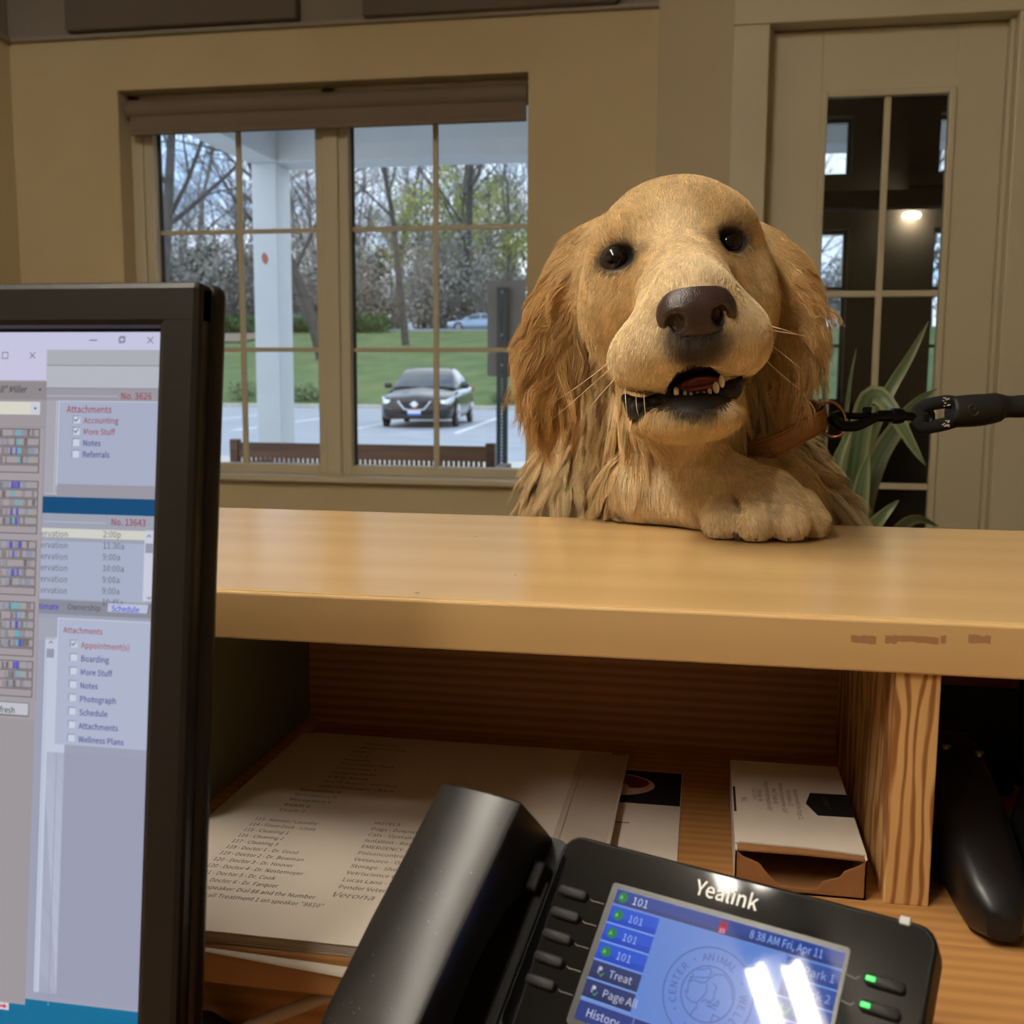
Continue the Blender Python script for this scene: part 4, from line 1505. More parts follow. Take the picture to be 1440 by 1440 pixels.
cross(211.5, 478.5, 4.2)
red, navy = (152, 58, 62), (58, 60, 132)
HL(66, 166, 556.5, (190, 190, 204))
T(170, 561.5, 15.5, 'No. 3626', red, True)
RX(66, 563, 80, 694, (168, 168, 180), 2)
VL(80.5, 563, 694, (200, 202, 214), 1.2)
HL(62, 80, 694, (198, 200, 210), 1.2)
RX(84, 564, 226, 684, (170, 178, 202), 2)
VL(83.5, 563, 684, (206, 210, 226), 1.4)
HL(84, 222, 564, (200, 206, 222), 1.2)
T(94, 580, 15.5, 'Attachments', red, True)
def box_(px, py, on):
    RX(px - 5, py - 6, px + 5, py + 5, (116, 120, 140), 4)
    RX(px - 4, py - 5, px + 5, py + 5, (206, 214, 232), 5)
    if on:
        x, y = ms(px, py)
        ui.line([(x - 3 * K, y + .5 * K), (x - 1 * K, y - 2 * K), (x + 3.4 * K, y + 3 * K)], 1.5 * K, (70, 76, 100), 7)
for i, (s, on) in enumerate((('Accounting', 1), ('More Stuff', 1), ('Notes', 0), ('Referrals', 0))):
    y = 590.5 + i * 16
    box_(108 - i * .6, y, on)
    T(118 - i * .7, y + 4.5, 13.5, s, (150, 74, 80) if on else navy, True)
HL(62, 150, 733, (196, 198, 210))
T(156, 738.5, 15.5, 'No. 13643', red, True)
RX(56, 742, 207, 760, (212, 213, 204), 3)
RX(56, 760, 207, 848, (170, 180, 204), 2)
for i, s in enumerate(('2:00p', '11:30a', '9:00a', '10:00a', '9:00a', '9:00a', '10:45a')):
    y = 755.5 + i * 15.9
    if i < 6:
        T(58 - i * .25, y - 1.5, 14.5, 'ervation', (96, 98, 108))
    T(145 - i * .3, y, 14.5, s, (84, 86, 98))
RX(204, 746, 216, 846, (206, 208, 226), 4)
RX(205, 764, 215, 778, (150, 154, 172), 5)
for py, sg_ in ((754, 1), (841, -1)):
    x, y = ms(210, py)
    ui.line([(x - 3 * K, y - 1.5 * K * sg_), (x, y + 1.5 * K * sg_), (x + 3 * K, y - 1.5 * K * sg_)], 1.2 * K, (70, 74, 92), 7)
full(847, 867, (140, 142, 156), 5)
RX(152, 848, 208, 863, (188, 196, 220), 6)
T(55, 856, 13.5, 'timate', (52, 62, 196), True, 8)
T(95, 857, 13.5, 'Ownership', (62, 64, 76), False, 8)
T(157, 859.5, 13, 'Schedule', (40, 56, 206), True, 8)
x, y = ms(207, 863)
ui.line([(x, y), (x + 5 * K, y + 13 * K)], 1.2 * K, (96, 98, 116), 8)
RX(54, 868, 78, 900, (166, 168, 184), 2)
RX(64, 896, 79, 1398, (196, 204, 224), 2)
VL(66, 914, 1398, (178, 186, 210), 1.0)
RX(66, 912, 76, 925, (150, 154, 172), 4)
x, y = ms(72, 903)
ui.line([(x - 3 * K, y - 1.5 * K), (x, y + 1.5 * K), (x + 3 * K, y - 1.5 * K)], 1.2 * K, (90, 94, 112), 6)
RX(82, 869, 215, 1056, (178, 186, 210), 3)
HL(82, 213, 869, (206, 210, 226), 1.2, 4)
VL(82, 869, 1046, (204, 208, 224), 1.4, 4)
T(89.5, 889.5, 13.5, 'Attachments', (156, 84, 92), True, 8)
for i, (s, on) in enumerate((('Appointment(s)', 1), ('Boarding', 0), ('More Stuff', 0), ('Notes', 0), ('Photograph', 0), ('Schedule', 0), ('Attachments', 0), ('Wellness Plans', 0))):
    y = 905.5 + i * 18.9
    box_(104 - i * .55, y, on)
    T(114.5 - i * .6, y + 5.5, 13.5, s, (160, 88, 90) if on else (62, 64, 138), True, 8)
RX(66, 1057, 207, 1418, (158, 162, 184), 2)
VL(80, 1057, 1416, (150, 154, 176), 1.0)
# the smaller window in front
def W4(x1, y0, y1, c, L=10):
    ui.rect(GX0 + .2, ms(30, y1)[1], ms(x1, min((y0 + y1) / 2, y0 + 20))[0], ms(30, y0)[1], c, L)
xr_ = lambda y: 66.5 - (y - 487) * .0315
W4(66.5, 487, 1412, (160, 155, 160), 9)
W4(66.5, 487, 535, (203, 201, 230))
W4(66, 537, 562, (146, 140, 144))
T(0.5, 552, 15.5, 'll" Miller', (50, 48, 56), True, 13, slant=.22, squash=.86)
x, y = ms(57, 548)
ui.poly([(x - 2.6 * K, y + 1.2 * K), (x, y - 2 * K), (x + 2.6 * K, y + 1.2 * K)], (50, 48, 56), 13)
x, y = ms(8, 500)
s = 4.4 * K
ui.line([(x - s, y - s), (x + s, y - s), (x + s, y + s), (x - s, y + s), (x - s, y - s)], 1.0 * K, dk_, 13)
cross(46.5, 500, 4, dk_, 13)
W4(57, 565, 583, (220, 218, 206), 11)
RX(44, 566, 57, 582, (206, 208, 224), 13)
x, y = ms(50.5, 574.5)
ui.poly([(x - 2.8 * K, y + 1.2 * K), (x, y - 2 * K), (x + 2.8 * K, y + 1.2 * K)], (60, 60, 74), 14)
W4(63.5, 600, 984, (154, 146, 150), 10)
W4(62.5, 602, 1012, (166, 160, 166), 11)
VLr = [(603, 12.6, 5), (676, 12.6, 6), (760, 13, 6), (846, 13, 6), (929, 13, 4)]
R2 = random.Random(77)
cols = [(150, 142, 146), (132, 126, 130), (116, 110, 114), (140, 150, 170), (104, 176, 190), (92, 92, 190), (190, 176, 130), (168, 160, 164)]
for y0, hgt, nr in VLr:
    for r in range(nr):
        ya = y0 + r * hgt
        xe = 57 - (ya - 600) * .03
        W4(xe, ya, ya + hgt - 1.2, (64, 60, 66), 12)
        W4(xe - 1, ya + 1, ya + hgt - 2.2, (166, 158, 162), 13)
        if r == nr - 1:
            continue
        x = 0.0
        while x < xe - 8:
            w = R2.uniform(1.5, 5)
            c = R2.choice(cols[:4] + [cols[7]] * 3)
            if 14 < x < 28 and R2.random() < .55:
                c = R2.choice(cols[4:6])
            RX(x, ya + 1.2, x + w, ya + hgt - 2.4, c, 14)
            x += w + R2.choice((.6, .8, 3))
RX(-10, 985, 41, 1008, (110, 106, 112), 12)
RX(-10, 986, 40, 1006, (196, 198, 208), 13)
T(-5, 1001, 14, 'efresh', (60, 58, 66), True, 14)
RX(0, 1408, 13, 1420, (214, 206, 214), 13)
x, y = ms(5, 1414)
ui.poly([(x - 5 * K, y - 1.4 * K), (x + 1 * K, y - 1.4 * K), (x + 1 * K, y - 4 * K), (x + 6 * K, y), (x + 1 * K, y + 4 * K), (x + 1 * K, y + 1.4 * K), (x - 5 * K, y + 1.4 * K)], (206, 54, 84), 14)
scm = attr_mat('lit_screen', .61, .35, .3)
u = ui.build('screen_content', scm, scr)

# black cable lying by the monitor's foot
P = onZ(300, 1435, .88)
kb = thing('desk_cable', 'black cable bundle at the foot of the monitor', 'cable', (P[0], P[1], ZD))
MB().tube([(.10, .035, .0045), (.03, .02, .035), (-.004, -.004, .075), (-.035, -.02, .085), (-.08, -.03, .04), (-.11, -.04, .005)], .011, 10).build('sheath', mat('black_cable', (14, 14, 15), .5), kb, 60)
# ================================================================== DESK PHONE
PH = np.array([-0.0314, 0.4291, 0.9742])             # upper left corner of its lit screen
pu = np.array([.9311, -.3647, 0.0])
pu /= np.linalg.norm(pu)
nh = np.array([-pu[1], pu[0], 0.0])
pdn = -math.cos(math.radians(45)) * nh - math.sin(math.radians(45)) * np.array([0, 0, 1.0])
pn = np.cross(pu, -pdn)                              # out of the face
PM = frame_matrix(PH, pu, -pdn, pn)                  # local: x right, y up, z out of the face (metres)
root_loc = PH + pdn * .10 - pn * .05
phone = thing('desk_phone', 'black desk phone with a lit blue screen and its handset in the cradle', 'phone', (root_loc[0], root_loc[1], ZD))
PM = Matrix.Translation(-phone.location) @ PM
def pp_(mb, nm, mtl, sm=None, parent=None):
    o = mb.build(nm, mtl, phone, sm)
    o.matrix_basis = PM
    if parent is not None:
        o.parent = parent
        o.matrix_basis = Matrix.Identity(4)
    return o
pblk = noisy('black_phone_plastic', (22, 22, 21), (16, 16, 16), 600, .32, spec=.5)
pmat = noisy('matt_black_phone', (22, 21, 21), (17, 17, 16), 900, .5, spec=.25)
gloss = mat('glossy_phone_face', (9, 9, 9), .05, spec=.3)
# slopes down to the desk: face top .018 above the screen, bottom .135 below
def rrect(x0, x1, y0, y1, r, n=5):
    pts = []
    for cx, cy, a0 in ((x1 - r, y1 - r, 0), (x0 + r, y1 - r, 90), (x0 + r, y0 + r, 180), (x1 - r, y0 + r, 270)):
        for k in range(n):
            a = math.radians(a0 + 90 * k / (n - 1))
            pts.append((cx + r * math.cos(a), cy + r * math.sin(a)))
    return pts
FX0, FX1, FY0, FY1 = -.0315, .1258, -.142, .0182
b = MB()
o1 = rrect(FX0, FX1, FY0, FY1, .008)
o2 = rrect(FX0 + .0012, FX1 - .0012, FY0 + .0012, FY1 - .0012, .0072)
b.loft([[(x, y, -.020) for x, y in o1], [(x, y, -.0016) for x, y in o1], [(x, y, -.0002) for x, y in o2]])
body = pp_(b, 'body', pmat, 40)
g = MB().prism(rrect(FX0 + .0016, FX1 - .0016, -.068, FY1 - .0016, .0068), -.001, .0001)
face = pp_(g, 'glossy_face', gloss)
cr = MB().prism(rrect(-.103, FX0 + .002, FY0 - .004, .016, .008), -.020, -.006)
pp_(cr, 'handset_cradle', pmat, 40)
cr2 = MB().rbox(-.0385, -.0325, -.10, -.004, -.012, -.0025, .0015)
pp_(cr2, 'cradle_rib', pmat)
# wedge stand behind
sx = MB()
wl_ = 0.105
for x in (-.06, .085):
    pts = []
    def L2W(y, z):
        p = PH + (-pdn) * y + pn * z
        return p
    A_, B_, C_ = L2W(-.02, -.019), L2W(-.135, -.019), None
    q0 = pu * x
    base = lambda p: np.array([p[0], p[1], ZD])
    F_ = [A_ + q0, B_ + q0, base(B_ + q0), base(A_ + q0) - nh * .018]
    G_ = [p + pu * .03 for p in F_]
    loc = np.array(phone.location)
    sx.add([p - loc for p in F_ + G_], [(0, 1, 2, 3), (7, 6, 5, 4), (0, 4, 5, 1), (1, 5, 6, 2), (2, 6, 7, 3), (3, 7, 4, 0)])
sx.build('stand', pmat, phone)
# screen
sb = MB().prism(rrect(-.0028, .0965, -.0565, .0022, .0015), 0, .00025)
pp_(sb, 'screen_bezel', mat('screen_bezel_black', (20, 20, 20), .3))
sc2 = MB().box(0, .095, -.0539, 0, 0, .0003)
scp = pp_(sc2, 'screen', mat('black_panel', (10, 10, 12), .3))
pc_ = Canvas(.00002)
mm = .001
def pr(x0, y0, x1, y1, c, L=1):
    pc_.rect(x0 * mm, -y1 * mm, x1 * mm, -y0 * mm, c, L)
pr(0, 0, 95, 53.9, (92, 130, 206), 0)
pr(0, 0, 95, 6.4, (38, 66, 146), 1)
pr(0, 4.6, 95, 6.4, (44, 60, 120), 2)
pr(0, 0, 95, .35, (86, 108, 170), 2)
pr(0, 6.2, 95, 6.6, (120, 150, 214), 2)
wt = (196, 206, 232)
pc_.text(.0078, -.0048, .0054, '101', wt, False, 5)
def handset(x, y, c=(28, 120, 66)):
    pc_.disc(x * mm, -y * mm, .0022, c, 4, 16)
    pc_.text((x - 1.3) * mm, (-y - .8) * mm, .0026, 'A', (140, 210, 150), True, 5)
handset(3.6, 3.1)
ys = [7.2, 14.9, 22.6, 30.3, 38.0]
labs = ['101', '101', '101', 'Treat', 'Page All']
for i in range(5):
    c = (26, 82, 204) if i < 3 else (34, 50, 106)
    pr(0, ys[i], 21.6, ys[i] + 7.0, c, 2)
    pr(0, ys[i] + 4.5, 21.6, ys[i] + 7.0, (14, 66, 186) if i < 3 else (30, 42, 90), 3)
    pr(0, ys[i] + 7.0, 21.6, ys[i] + 7.5, (120, 160, 232), 3)
    if i < 3:
        handset(4.0, ys[i] + 3.4)
        pc_.text(.0086, -(ys[i] + 5.0) * mm, .0050, labs[i], (150, 176, 232), False, 5)
    else:
        pc_.disc(.0042, -(ys[i] + 2.6) * mm, .0008, (190, 190, 200), 4, 10)
        pc_.line([(.0036, -(ys[i] + 2) * mm), (.0036, -(ys[i] + 4.4) * mm)], .0007, (150, 156, 160), 4)
        pc_.line([(.0045, -(ys[i] + 4.9) * mm), (.0052, -(ys[i] + 5.4) * mm), (.0060, -(ys[i] + 4.0) * mm)], .0006, (70, 130, 90), 4)
        pc_.text(.0082, -(ys[i] + 5.0) * mm, .0050, labs[i], (186, 192, 214), False, 5)
for i, s in enumerate(('Park 1', 'Park 2', '', '', '')):
    pr(74.6, ys[i], 95, ys[i] + 7.0, (58, 84, 158), 2)
    pr(74.6, ys[i] + 4.8, 95, ys[i] + 7.0, (50, 72, 146), 3)
    pr(74.6, ys[i] + 7.0, 95, ys[i] + 7.5, (130, 160, 224), 3)
    if s:
        pc_.text(.0815, -(ys[i] + 5.0) * mm, .0050, s, (150, 166, 214), False, 5)
    elif i == 2:
        pc_.line([(.0772, -(ys[i] + 2) * mm), (.0768, -(ys[i] + 4.6) * mm), (.0790, -(ys[i] + 5.2) * mm), (.0800, -(ys[i] + 3) * mm)], .0007, (60, 160, 90), 5)
for i, s in enumerate(('History', 'Directory', 'DND', 'Menu')):
    pr(i * 23.75 + (0 if i == 0 else .3), 46.4, (i + 1) * 23.75, 53.9, (34, 56, 128), 2)
    pr(i * 23.75, 46.0, (i + 1) * 23.75, 46.4, (120, 150, 220), 3)
    if i:
        pr(i * 23.75, 46.4, i * 23.75 + .3, 53.9, (120, 150, 220), 4)
    pc_.text((i * 23.75 + 4.2) * mm, -.0518, .0052, s, (196, 206, 232), False, 5)
pc_.text(.0585, -.0046, .0052, '8 38 AM Fri, Apr 11', (150, 180, 236), False, 5, squash=.80)
pc_.disc(.0475, -.0026, .0013, (166, 40, 60), 4, 10)
pc_.line([(.0458, -.0014), (.0494, -.0036)], .0008, (166, 40, 60), 4)
pc_.line([(.0460, -.0036), (.0494, -.0014)], .0008, (166, 40, 60), 4)
pr(46.0, 3.6, 49.2, 6.0, (170, 40, 66), 5)
pc_.text(.0464, -.0057, .0026, '15', (220, 190, 210), True, 6)
# round clinic emblem: ring of letters around a globe with a dog and cat outline
ex_, ey_, inkb = .0488, -.0295, (58, 84, 150)
pc_.ring(ex_, ey_, .0176, .0004, inkb, 3)
pc_.ring(ex_, ey_, .0104, .0004, inkb, 3, 36)
def arc(s, a_mid, span, r, size):
    n_ = len(s)
    for k, ch in enumerate(s):
        if ch == ' ':
            continue
        a = math.radians(a_mid + span / 2 - span * (k / max(n_ - 1, 1)))
        x, y = ex_ + r * math.cos(a), ey_ + r * math.sin(a)
        rot = a - math.pi / 2
        v_, _ = text_mesh(ch)
        w_ = (v_[:, 0].max() + v_[:, 0].min()) / 2 * size
        pc_.text(x - w_ * math.cos(rot), y - w_ * math.sin(rot), size, ch, inkb, False, 4, rot=rot)
arc('ANIMAL', 84, 52, .0124, .0046)
arc('WELLNESS', -38, 92, .0124, .0046)
arc('CENTER', 176, 58, .0124, .0046)
for a in (128, 32, -112, -140):
    pc_.disc(ex_ + .0139 * math.cos(math.radians(a)), ey_ + .0139 * math.sin(math.radians(a)), .0004, inkb, 4, 8)
def em(pts, w=.00032):
    pc_.line([(ex_ + x * mm, ey_ + y * mm) for x, y in pts], w, inkb, 4)
em([(-6.5, 7.5), (-4, 8.2), (-2, 9.5), (-.6, 8.2), (-1.2, 6), (-3.5, 5.2), (-6.2, 4.6), (-8.4, 4)])
em([(-8.8, 2.2), (-6.5, 3.4), (-3.5, 3.2), (-2, 3.8), (-.8, 5.5), (1, 7.8), (4.5, 8.6), (8, 5.5), (9.8, .8)])
em([(-8.6, -1), (-7.5, -3.6), (-5, -4.6), (-3.2, -4.2), (-2.6, -6), (-3.8, -8), (-4, -9.5)])
em([(-1.2, 3.4), (-.6, .8), (-1.4, -1.6), (-2.8, -4)])
em([(1.0, 4.4), (2.8, 3.4), (2.4, 1), (3, -1.2), (1.4, -2.6), (-.2, -2.2), (-1.4, -3.4)])
em([(.4, -3.4), (2, -2.8), (3.8, -3.0), (4.4, -1.2), (5.2, -1.4), (5.0, -3.2), (3.4, -3.6), (1.2, -4.2), (4.8, -4.6)])
em([(4, -9), (4.2, -6.5), (5.6, -6.8), (7, -7)])
em([(-7.4, 5.8), (-8.2, 1.0), (-7.6, -1.8)])
scc = pc_.build('screen_content', attr_mat('lit_phone_screen', .61, .03, .7), scp)
scc.location = (0, 0, .00036)
# lettering on the face
lg = Canvas(.00003)
lg.text(.0322, .0064, .0102, 'Yealink', (226, 226, 224), True, 2, squash=.93)
o = lg.build('brand_lettering', attr_mat('print_gloss', 0, .35), phone)
o.matrix_basis = PM @ Matrix.Translation((0, 0, .0002))
# line keys
keym = noisy('rubber_keys', (34, 33, 31), (28, 27, 26), 900, .6)
ledm = mat('green_led', (20, 160, 60), .3, emit=(40, 220, 90), estr=1.0)
led0 = mat('dark_led', (40, 46, 42), .3)
guide = mat('guide_line_grey', (104, 102, 98), .5)
for i in range(5):
    y = -(.0072 + i * .00955)
    k = MB().loft([[(x, yy, 0.0) for x, yy in rrect(-.0252, -.0118, y - .0021, y + .0021, .0017)], [(x, yy, .0018) for x, yy in rrect(-.0252, -.0118, y - .0021, y + .0021, .0017)], [(x, yy, .0024) for x, yy in rrect(-.0246, -.0124, y - .0015, y + .0015, .0012)]])
    pp_(k, 'line_key', keym, 50)
    gl_ = Canvas(.00003)
    gl_.line([(-.0102, y - .0002), (-.0092, y - .0016 + .0008), (-.0075, y - .0010 + .0004), (-.0038, y - .0006)], .00035, (92, 90, 86), 3)
    o = gl_.build('guide_line', attr_mat('print_gloss', 0, .35), phone)
    o.matrix_basis = PM @ Matrix.Translation((0, 0, .0001))
    k = MB().loft([[(x, yy, 0.0) for x, yy in rrect(.1035, .1180, y - .0021, y + .0021, .0017)], [(x, yy, .0018) for x, yy in rrect(.1035, .1180, y - .0021, y + .0021, .0017)], [(x, yy, .0024) for x, yy in rrect(.1041, .1174, y - .0015, y + .0015, .0012)]])
    ko = pp_(k, 'line_key', keym, 50)
    l_ = MB().rbox(.1040, .1076, y - .0010, y + .0010, .0018, .0027, .0004)
    lo = l_.build('led', ledm if i < 2 else led0, ko)
    gl_ = Canvas(.00003)
    gl_.line([(.0970, y - .0004), (.1004, y - .0010), (.1015, y + .0002)], .00035, (92, 90, 86), 3)
    o = gl_.build('guide_line', attr_mat('print_gloss', 0, .35), phone)
    o.matrix_basis = PM @ Matrix.Translation((0, 0, .0001))
# message lamp on the top edge
pp_(MB().rbox(.1112, .1152, .0158, .0192, -.004, .0008, .0005), 'message_lamp', mat('frosted_lamp', (176, 178, 178), .4))
# soft keys, dial pad and function keys (below the frame)
for i in range(4):
    pp_(MB().rbox(.003 + i * .0237, .0205 + i * .0237, -.0665, -.0605, 0, .0022, .001), 'soft_key', keym)
for r in range(4):
    for c in range(3):
        pp_(MB().rbox(.012 + c * .019, .027 + c * .019, -.086 - r * .0125 - .004, -.086 - r * .0125 + .004, 0, .0022, .001), 'dial_key', keym)
pp_(MB().lathe([(.011, 0), (.011, .0018), (.0095, .0026), (.0, .0026)], (.092, -.086, 0), 24), 'navigation_key', keym, 40)
for r in range(4):
    pp_(MB().rbox(.105, .119, -.085 - r * .0125 - .0035, -.085 - r * .0125 + .0035, 0, .0022, .001), 'function_key', keym)
# handset: long arched bar with two deeper ends
hs = MB()
secs = []
prof = [(.0165, .0290, -.006), (.0150, .0310, -.009), (.006, .0320, -.009), (-.006, .0330, -.008), (-.022, .0345, .006), (-.05, .0375, .014), (-.085, .0395, .014), (-.115, .0385, .006), (-.135, .0365, -.006), (-.152, .0340, -.009), (-.156, .0310, -.007)]
for y, ztop, zbot in prof:
    x0, x1 = -.0855, -.0415
    if y in (.0165, -.156):
        x0 += .002
        x1 -= .002
    ring = []
    r = .0045
    # slightly domed top, straight sides
    pts = [(x0 + .002, zbot), (x0, zbot + .004), (x0, ztop - r), (x0 + .0015, ztop - .0015), (x0 + r, ztop)]
    pts += [(x0 + .016, ztop + .0012), (x0 + .022, ztop + .0015), (x1 - .016, ztop + .0012)]
    pts += [(x1 - r * .6, ztop), (x1 - .0006, ztop - .0010), (x1, ztop - .0028), (x1 + .001, zbot + .004), (x1 - .001, zbot)]
    secs.append([(x, y, z) for x, z in pts])
hs.loft(secs)
hand = pp_(hs, 'handset', noisy('satin_black_handset', (30, 29, 28), (25, 24, 23), 1200, .36, spec=.5), 35)
hook = MB().rbox(-.0405, -.0345, -.012, .002, -.008, .004, .0015)
pp_(hook, 'hook_tab', pblk)
# dust specks on the handset
R2 = random.Random(31)
ds = Canvas(.0000)
for i in range(34):
    x, y = R2.uniform(-.079, -.047), R2.uniform(-.10, -.02)
    s = R2.uniform(.00010, .00028)
    zt2 = np.interp(-y, [-.0165, .006, .022, .05, .085, .115], [.029, .033, .0345, .0375, .0395, .0385])
    o = len(ds.v)
    ds.v.extend([(x + s * math.cos(k * 1.05), y + s * math.sin(k * 1.05), zt2 + .0021) for k in range(6)])
    ds.f.append(tuple(range(o, o + 6)))
    ds.c.append(lin((150, 144, 132)))
d = ds.build('dust_specks', attr_mat('print_matte', 0, .8), hand)
d['kind'] = 'stuff'
# coiled cord from the handset end to the desk
cd = MB()
pts = []
for k in range(160):
    t = k / 159
    base = np.array([-.063 - .05 * math.sin(t * 2.2), -.158 - .07 * t, -.0 - .055 * t])
    a = k * .9
    pts.append(base + np.array([.005 * math.cos(a), 0.0, .005 * math.sin(a)]))
cd.tube(pts, .0016, 5)
pp_(cd, 'coiled_cord', mat('black_cable', (14, 14, 15), .5), 60)
# ================================================================== DOG
def CC(px, py, D):
    """pixel + distance along the view axis -> camera-frame point (x right, y up, z towards the camera)"""
    return np.array([(px - 720) / FPX * D, -(py - 720) / FPX * D, -D])
CW = np.array([RCAM[0], -RCAM[1], -RCAM[2]])          # rows: camera axes in the world
def c2w(p):
    return CAM + np.asarray(p) @ CW
def w2c(p):
    return (np.asarray(p) - CAM) @ CW.T
def on_counter(px, D, h):
    """camera-frame point at column px and distance D, height h above the counter top"""
    a, b = c2w(CC(px, 600, D))[2], c2w(CC(px, 900, D))[2]
    py = 600 + 300 * (ZT + h - a) / (b - a)
    return CC(px, py, D)

f32 = np.float32
def rotm(deg_roll=0, deg_pitch=0, deg_yaw=0):
    r, p, y = map(math.radians, (deg_roll, deg_pitch, deg_yaw))
    Rz = np.array([[math.cos(r), -math.sin(r), 0], [math.sin(r), math.cos(r), 0], [0, 0, 1]])
    Rx = np.array([[1, 0, 0], [0, math.cos(p), -math.sin(p)], [0, math.sin(p), math.cos(p)]])
    Ry = np.array([[math.cos(y), 0, math.sin(y)], [0, 1, 0], [-math.sin(y), 0, math.cos(y)]])
    return Rz @ Ry @ Rx

def ell(c, r, R=None, k=.02, op='u'):
    return ('e', np.array(c), np.array(r), np.eye(3) if R is None else R, k, op)
def cone(a, b, ra, rb, k=.02, op='u'):
    return ('c', np.array(a), np.array(b), (ra, rb), k, op)

def sd_eval(prims, P):
    d = np.full(len(P), 10.0, f32)
    for q in prims:
        if q[0] == 'e':
            L = (P - q[1].astype(f32)) @ q[3].astype(f32)
            r = q[2].astype(f32)
            k0 = np.sqrt(((L / r) ** 2).sum(1))
            k1 = np.sqrt(((L / (r * r)) ** 2).sum(1)) + 1e-9
            s = k0 * (k0 - 1) / k1
        else:
            a, b = q[1].astype(f32), q[2].astype(f32)
            ba = b - a
            t = np.clip(((P - a) @ ba) / (ba @ ba), 0, 1)
            s = np.linalg.norm(P - a - t[:, None] * ba, axis=1) - (q[3][0] + (q[3][1] - q[3][0]) * t)
        k = q[4]
        if q[5] == 'u':
            h = np.maximum(k - np.abs(d - s), 0) / k
            d = np.minimum(d, s) - h * h * k * .25
        else:
            s = -s
            h = np.maximum(k - np.abs(d - s), 0) / k
            d = np.maximum(d, s) + h * h * k * .25
    return d

def surface_nets(prims, lo, hi, h, block=8, reach=None):
    """sparse SDF sampling + naive surface nets -> verts, quads"""
    lo = np.array(lo, float)
    nb = np.ceil((np.array(hi) - lo) / (h * block)).astype(int)
    n = nb * block
    bc = np.stack(np.meshgrid(*[(np.arange(m) + .5) * h * block for m in nb], indexing='ij'), -1).reshape(-1, 3) + lo
    bv = sd_eval(prims, bc.astype(f32))
    reach = reach or h * block * 1.45
    act = np.where(np.abs(bv) < reach)[0]
    F = np.repeat(np.repeat(np.repeat(bv.reshape(nb).astype(f32), block, 0), block, 1), block, 2)
    off = np.stack(np.meshgrid(*[np.arange(block)] * 3, indexing='ij'), -1).reshape(-1, 3)
    bi = np.stack(np.unravel_index(act, nb), 1)
    # evaluate neighbouring blocks together, leaving out the shapes that are far from them
    key = bi // 4
    key = (key[:, 0] * 4096 + key[:, 1]) * 4096 + key[:, 2]
    order = np.argsort(key, kind='stable')
    cuts = np.flatnonzero(np.diff(key[order])) + 1
    for g in np.split(order, cuts):
        q = (bi[g][:, None, :] * block + off[None]).reshape(-1, 3)
        P = q * h + lo
        a, b = P.min(0), P.max(0)
        gc, gr = (a + b) / 2, np.linalg.norm(b - a) / 2
        near = []
        for s in prims:
            if s[0] == 'e':
                dd = np.linalg.norm(gc - s[1]) - max(s[2])
            else:
                ba = s[2] - s[1]
                t = np.clip(((gc - s[1]) @ ba) / (ba @ ba), 0, 1)
                dd = np.linalg.norm(gc - s[1] - t * ba) - max(s[3])
            if dd < gr + .055:
                near.append(s)
        F[q[:, 0], q[:, 1], q[:, 2]] = sd_eval(near, P.astype(f32))
    I = F < 0
    c = I[:-1, :-1, :-1].astype(np.int8)
    cnt = np.zeros_like(c)
    for dx in (0, 1):
        for dy in (0, 1):
            for dz in (0, 1):
                cnt += I[dx:n[0] - 1 + dx, dy:n[1] - 1 + dy, dz:n[2] - 1 + dz]
    cells = np.argwhere((cnt > 0) & (cnt < 8))
    cid = np.full(cnt.shape, -1, np.int32)
    cid[cells[:, 0], cells[:, 1], cells[:, 2]] = np.arange(len(cells))
    acc = np.zeros((len(cells), 3))
    num = np.zeros(len(cells))
    cor = [(i, j, k) for i in (0, 1) for j in (0, 1) for k in (0, 1)]
    val = {o: F[cells[:, 0] + o[0], cells[:, 1] + o[1], cells[:, 2] + o[2]] for o in cor}
    for a in cor:
        for ax in range(3):
            if a[ax] == 1:
                continue
            b = list(a)
            b[ax] = 1
            b = tuple(b)
            va, vb = val[a], val[b]
            m = (va < 0) != (vb < 0)
            t = np.where(m, va / np.where(va == vb, 1, va - vb), 0)
            p = np.array(a, float)[None] + np.zeros((len(cells), 3))
            p[:, ax] += t
            acc[m] += p[m]
            num[m] += 1
    V = (cells + acc / num[:, None]) * h + lo
    quads = []
    for ax in range(3):
        s0 = [slice(None)] * 3
        s1 = [slice(None)] * 3
        s0[ax] = slice(0, -1)
        s1[ax] = slice(1, None)
        e = np.argwhere(I[tuple(s0)] != I[tuple(s1)])
        b, c_ = [(1, 2), (2, 0), (0, 1)][ax]
        ok = (e[:, b] > 0) & (e[:, c_] > 0) & (e[:, b] < n[b] - 1) & (e[:, c_] < n[c_] - 1)
        e = e[ok]
        def cell(db, dc):
            q = e.copy()
            q[:, b] -= db
            q[:, c_] -= dc
            return cid[q[:, 0], q[:, 1], q[:, 2]]
        Q = np.stack([cell(1, 1), cell(0, 1), cell(0, 0), cell(1, 0)], 1)
        flip = I[e[:, 0], e[:, 1], e[:, 2]]
        Q[~flip] = Q[~flip][:, ::-1]
        quads.append(Q)
    Q = np.concatenate(quads)
    Q = Q[(Q >= 0).all(1)]
    return V, Q

ROLL_H = 7.8
RH = rotm(ROLL_H)
# ------------------------------------------------------------------ body as one signed-distance shape
B = []
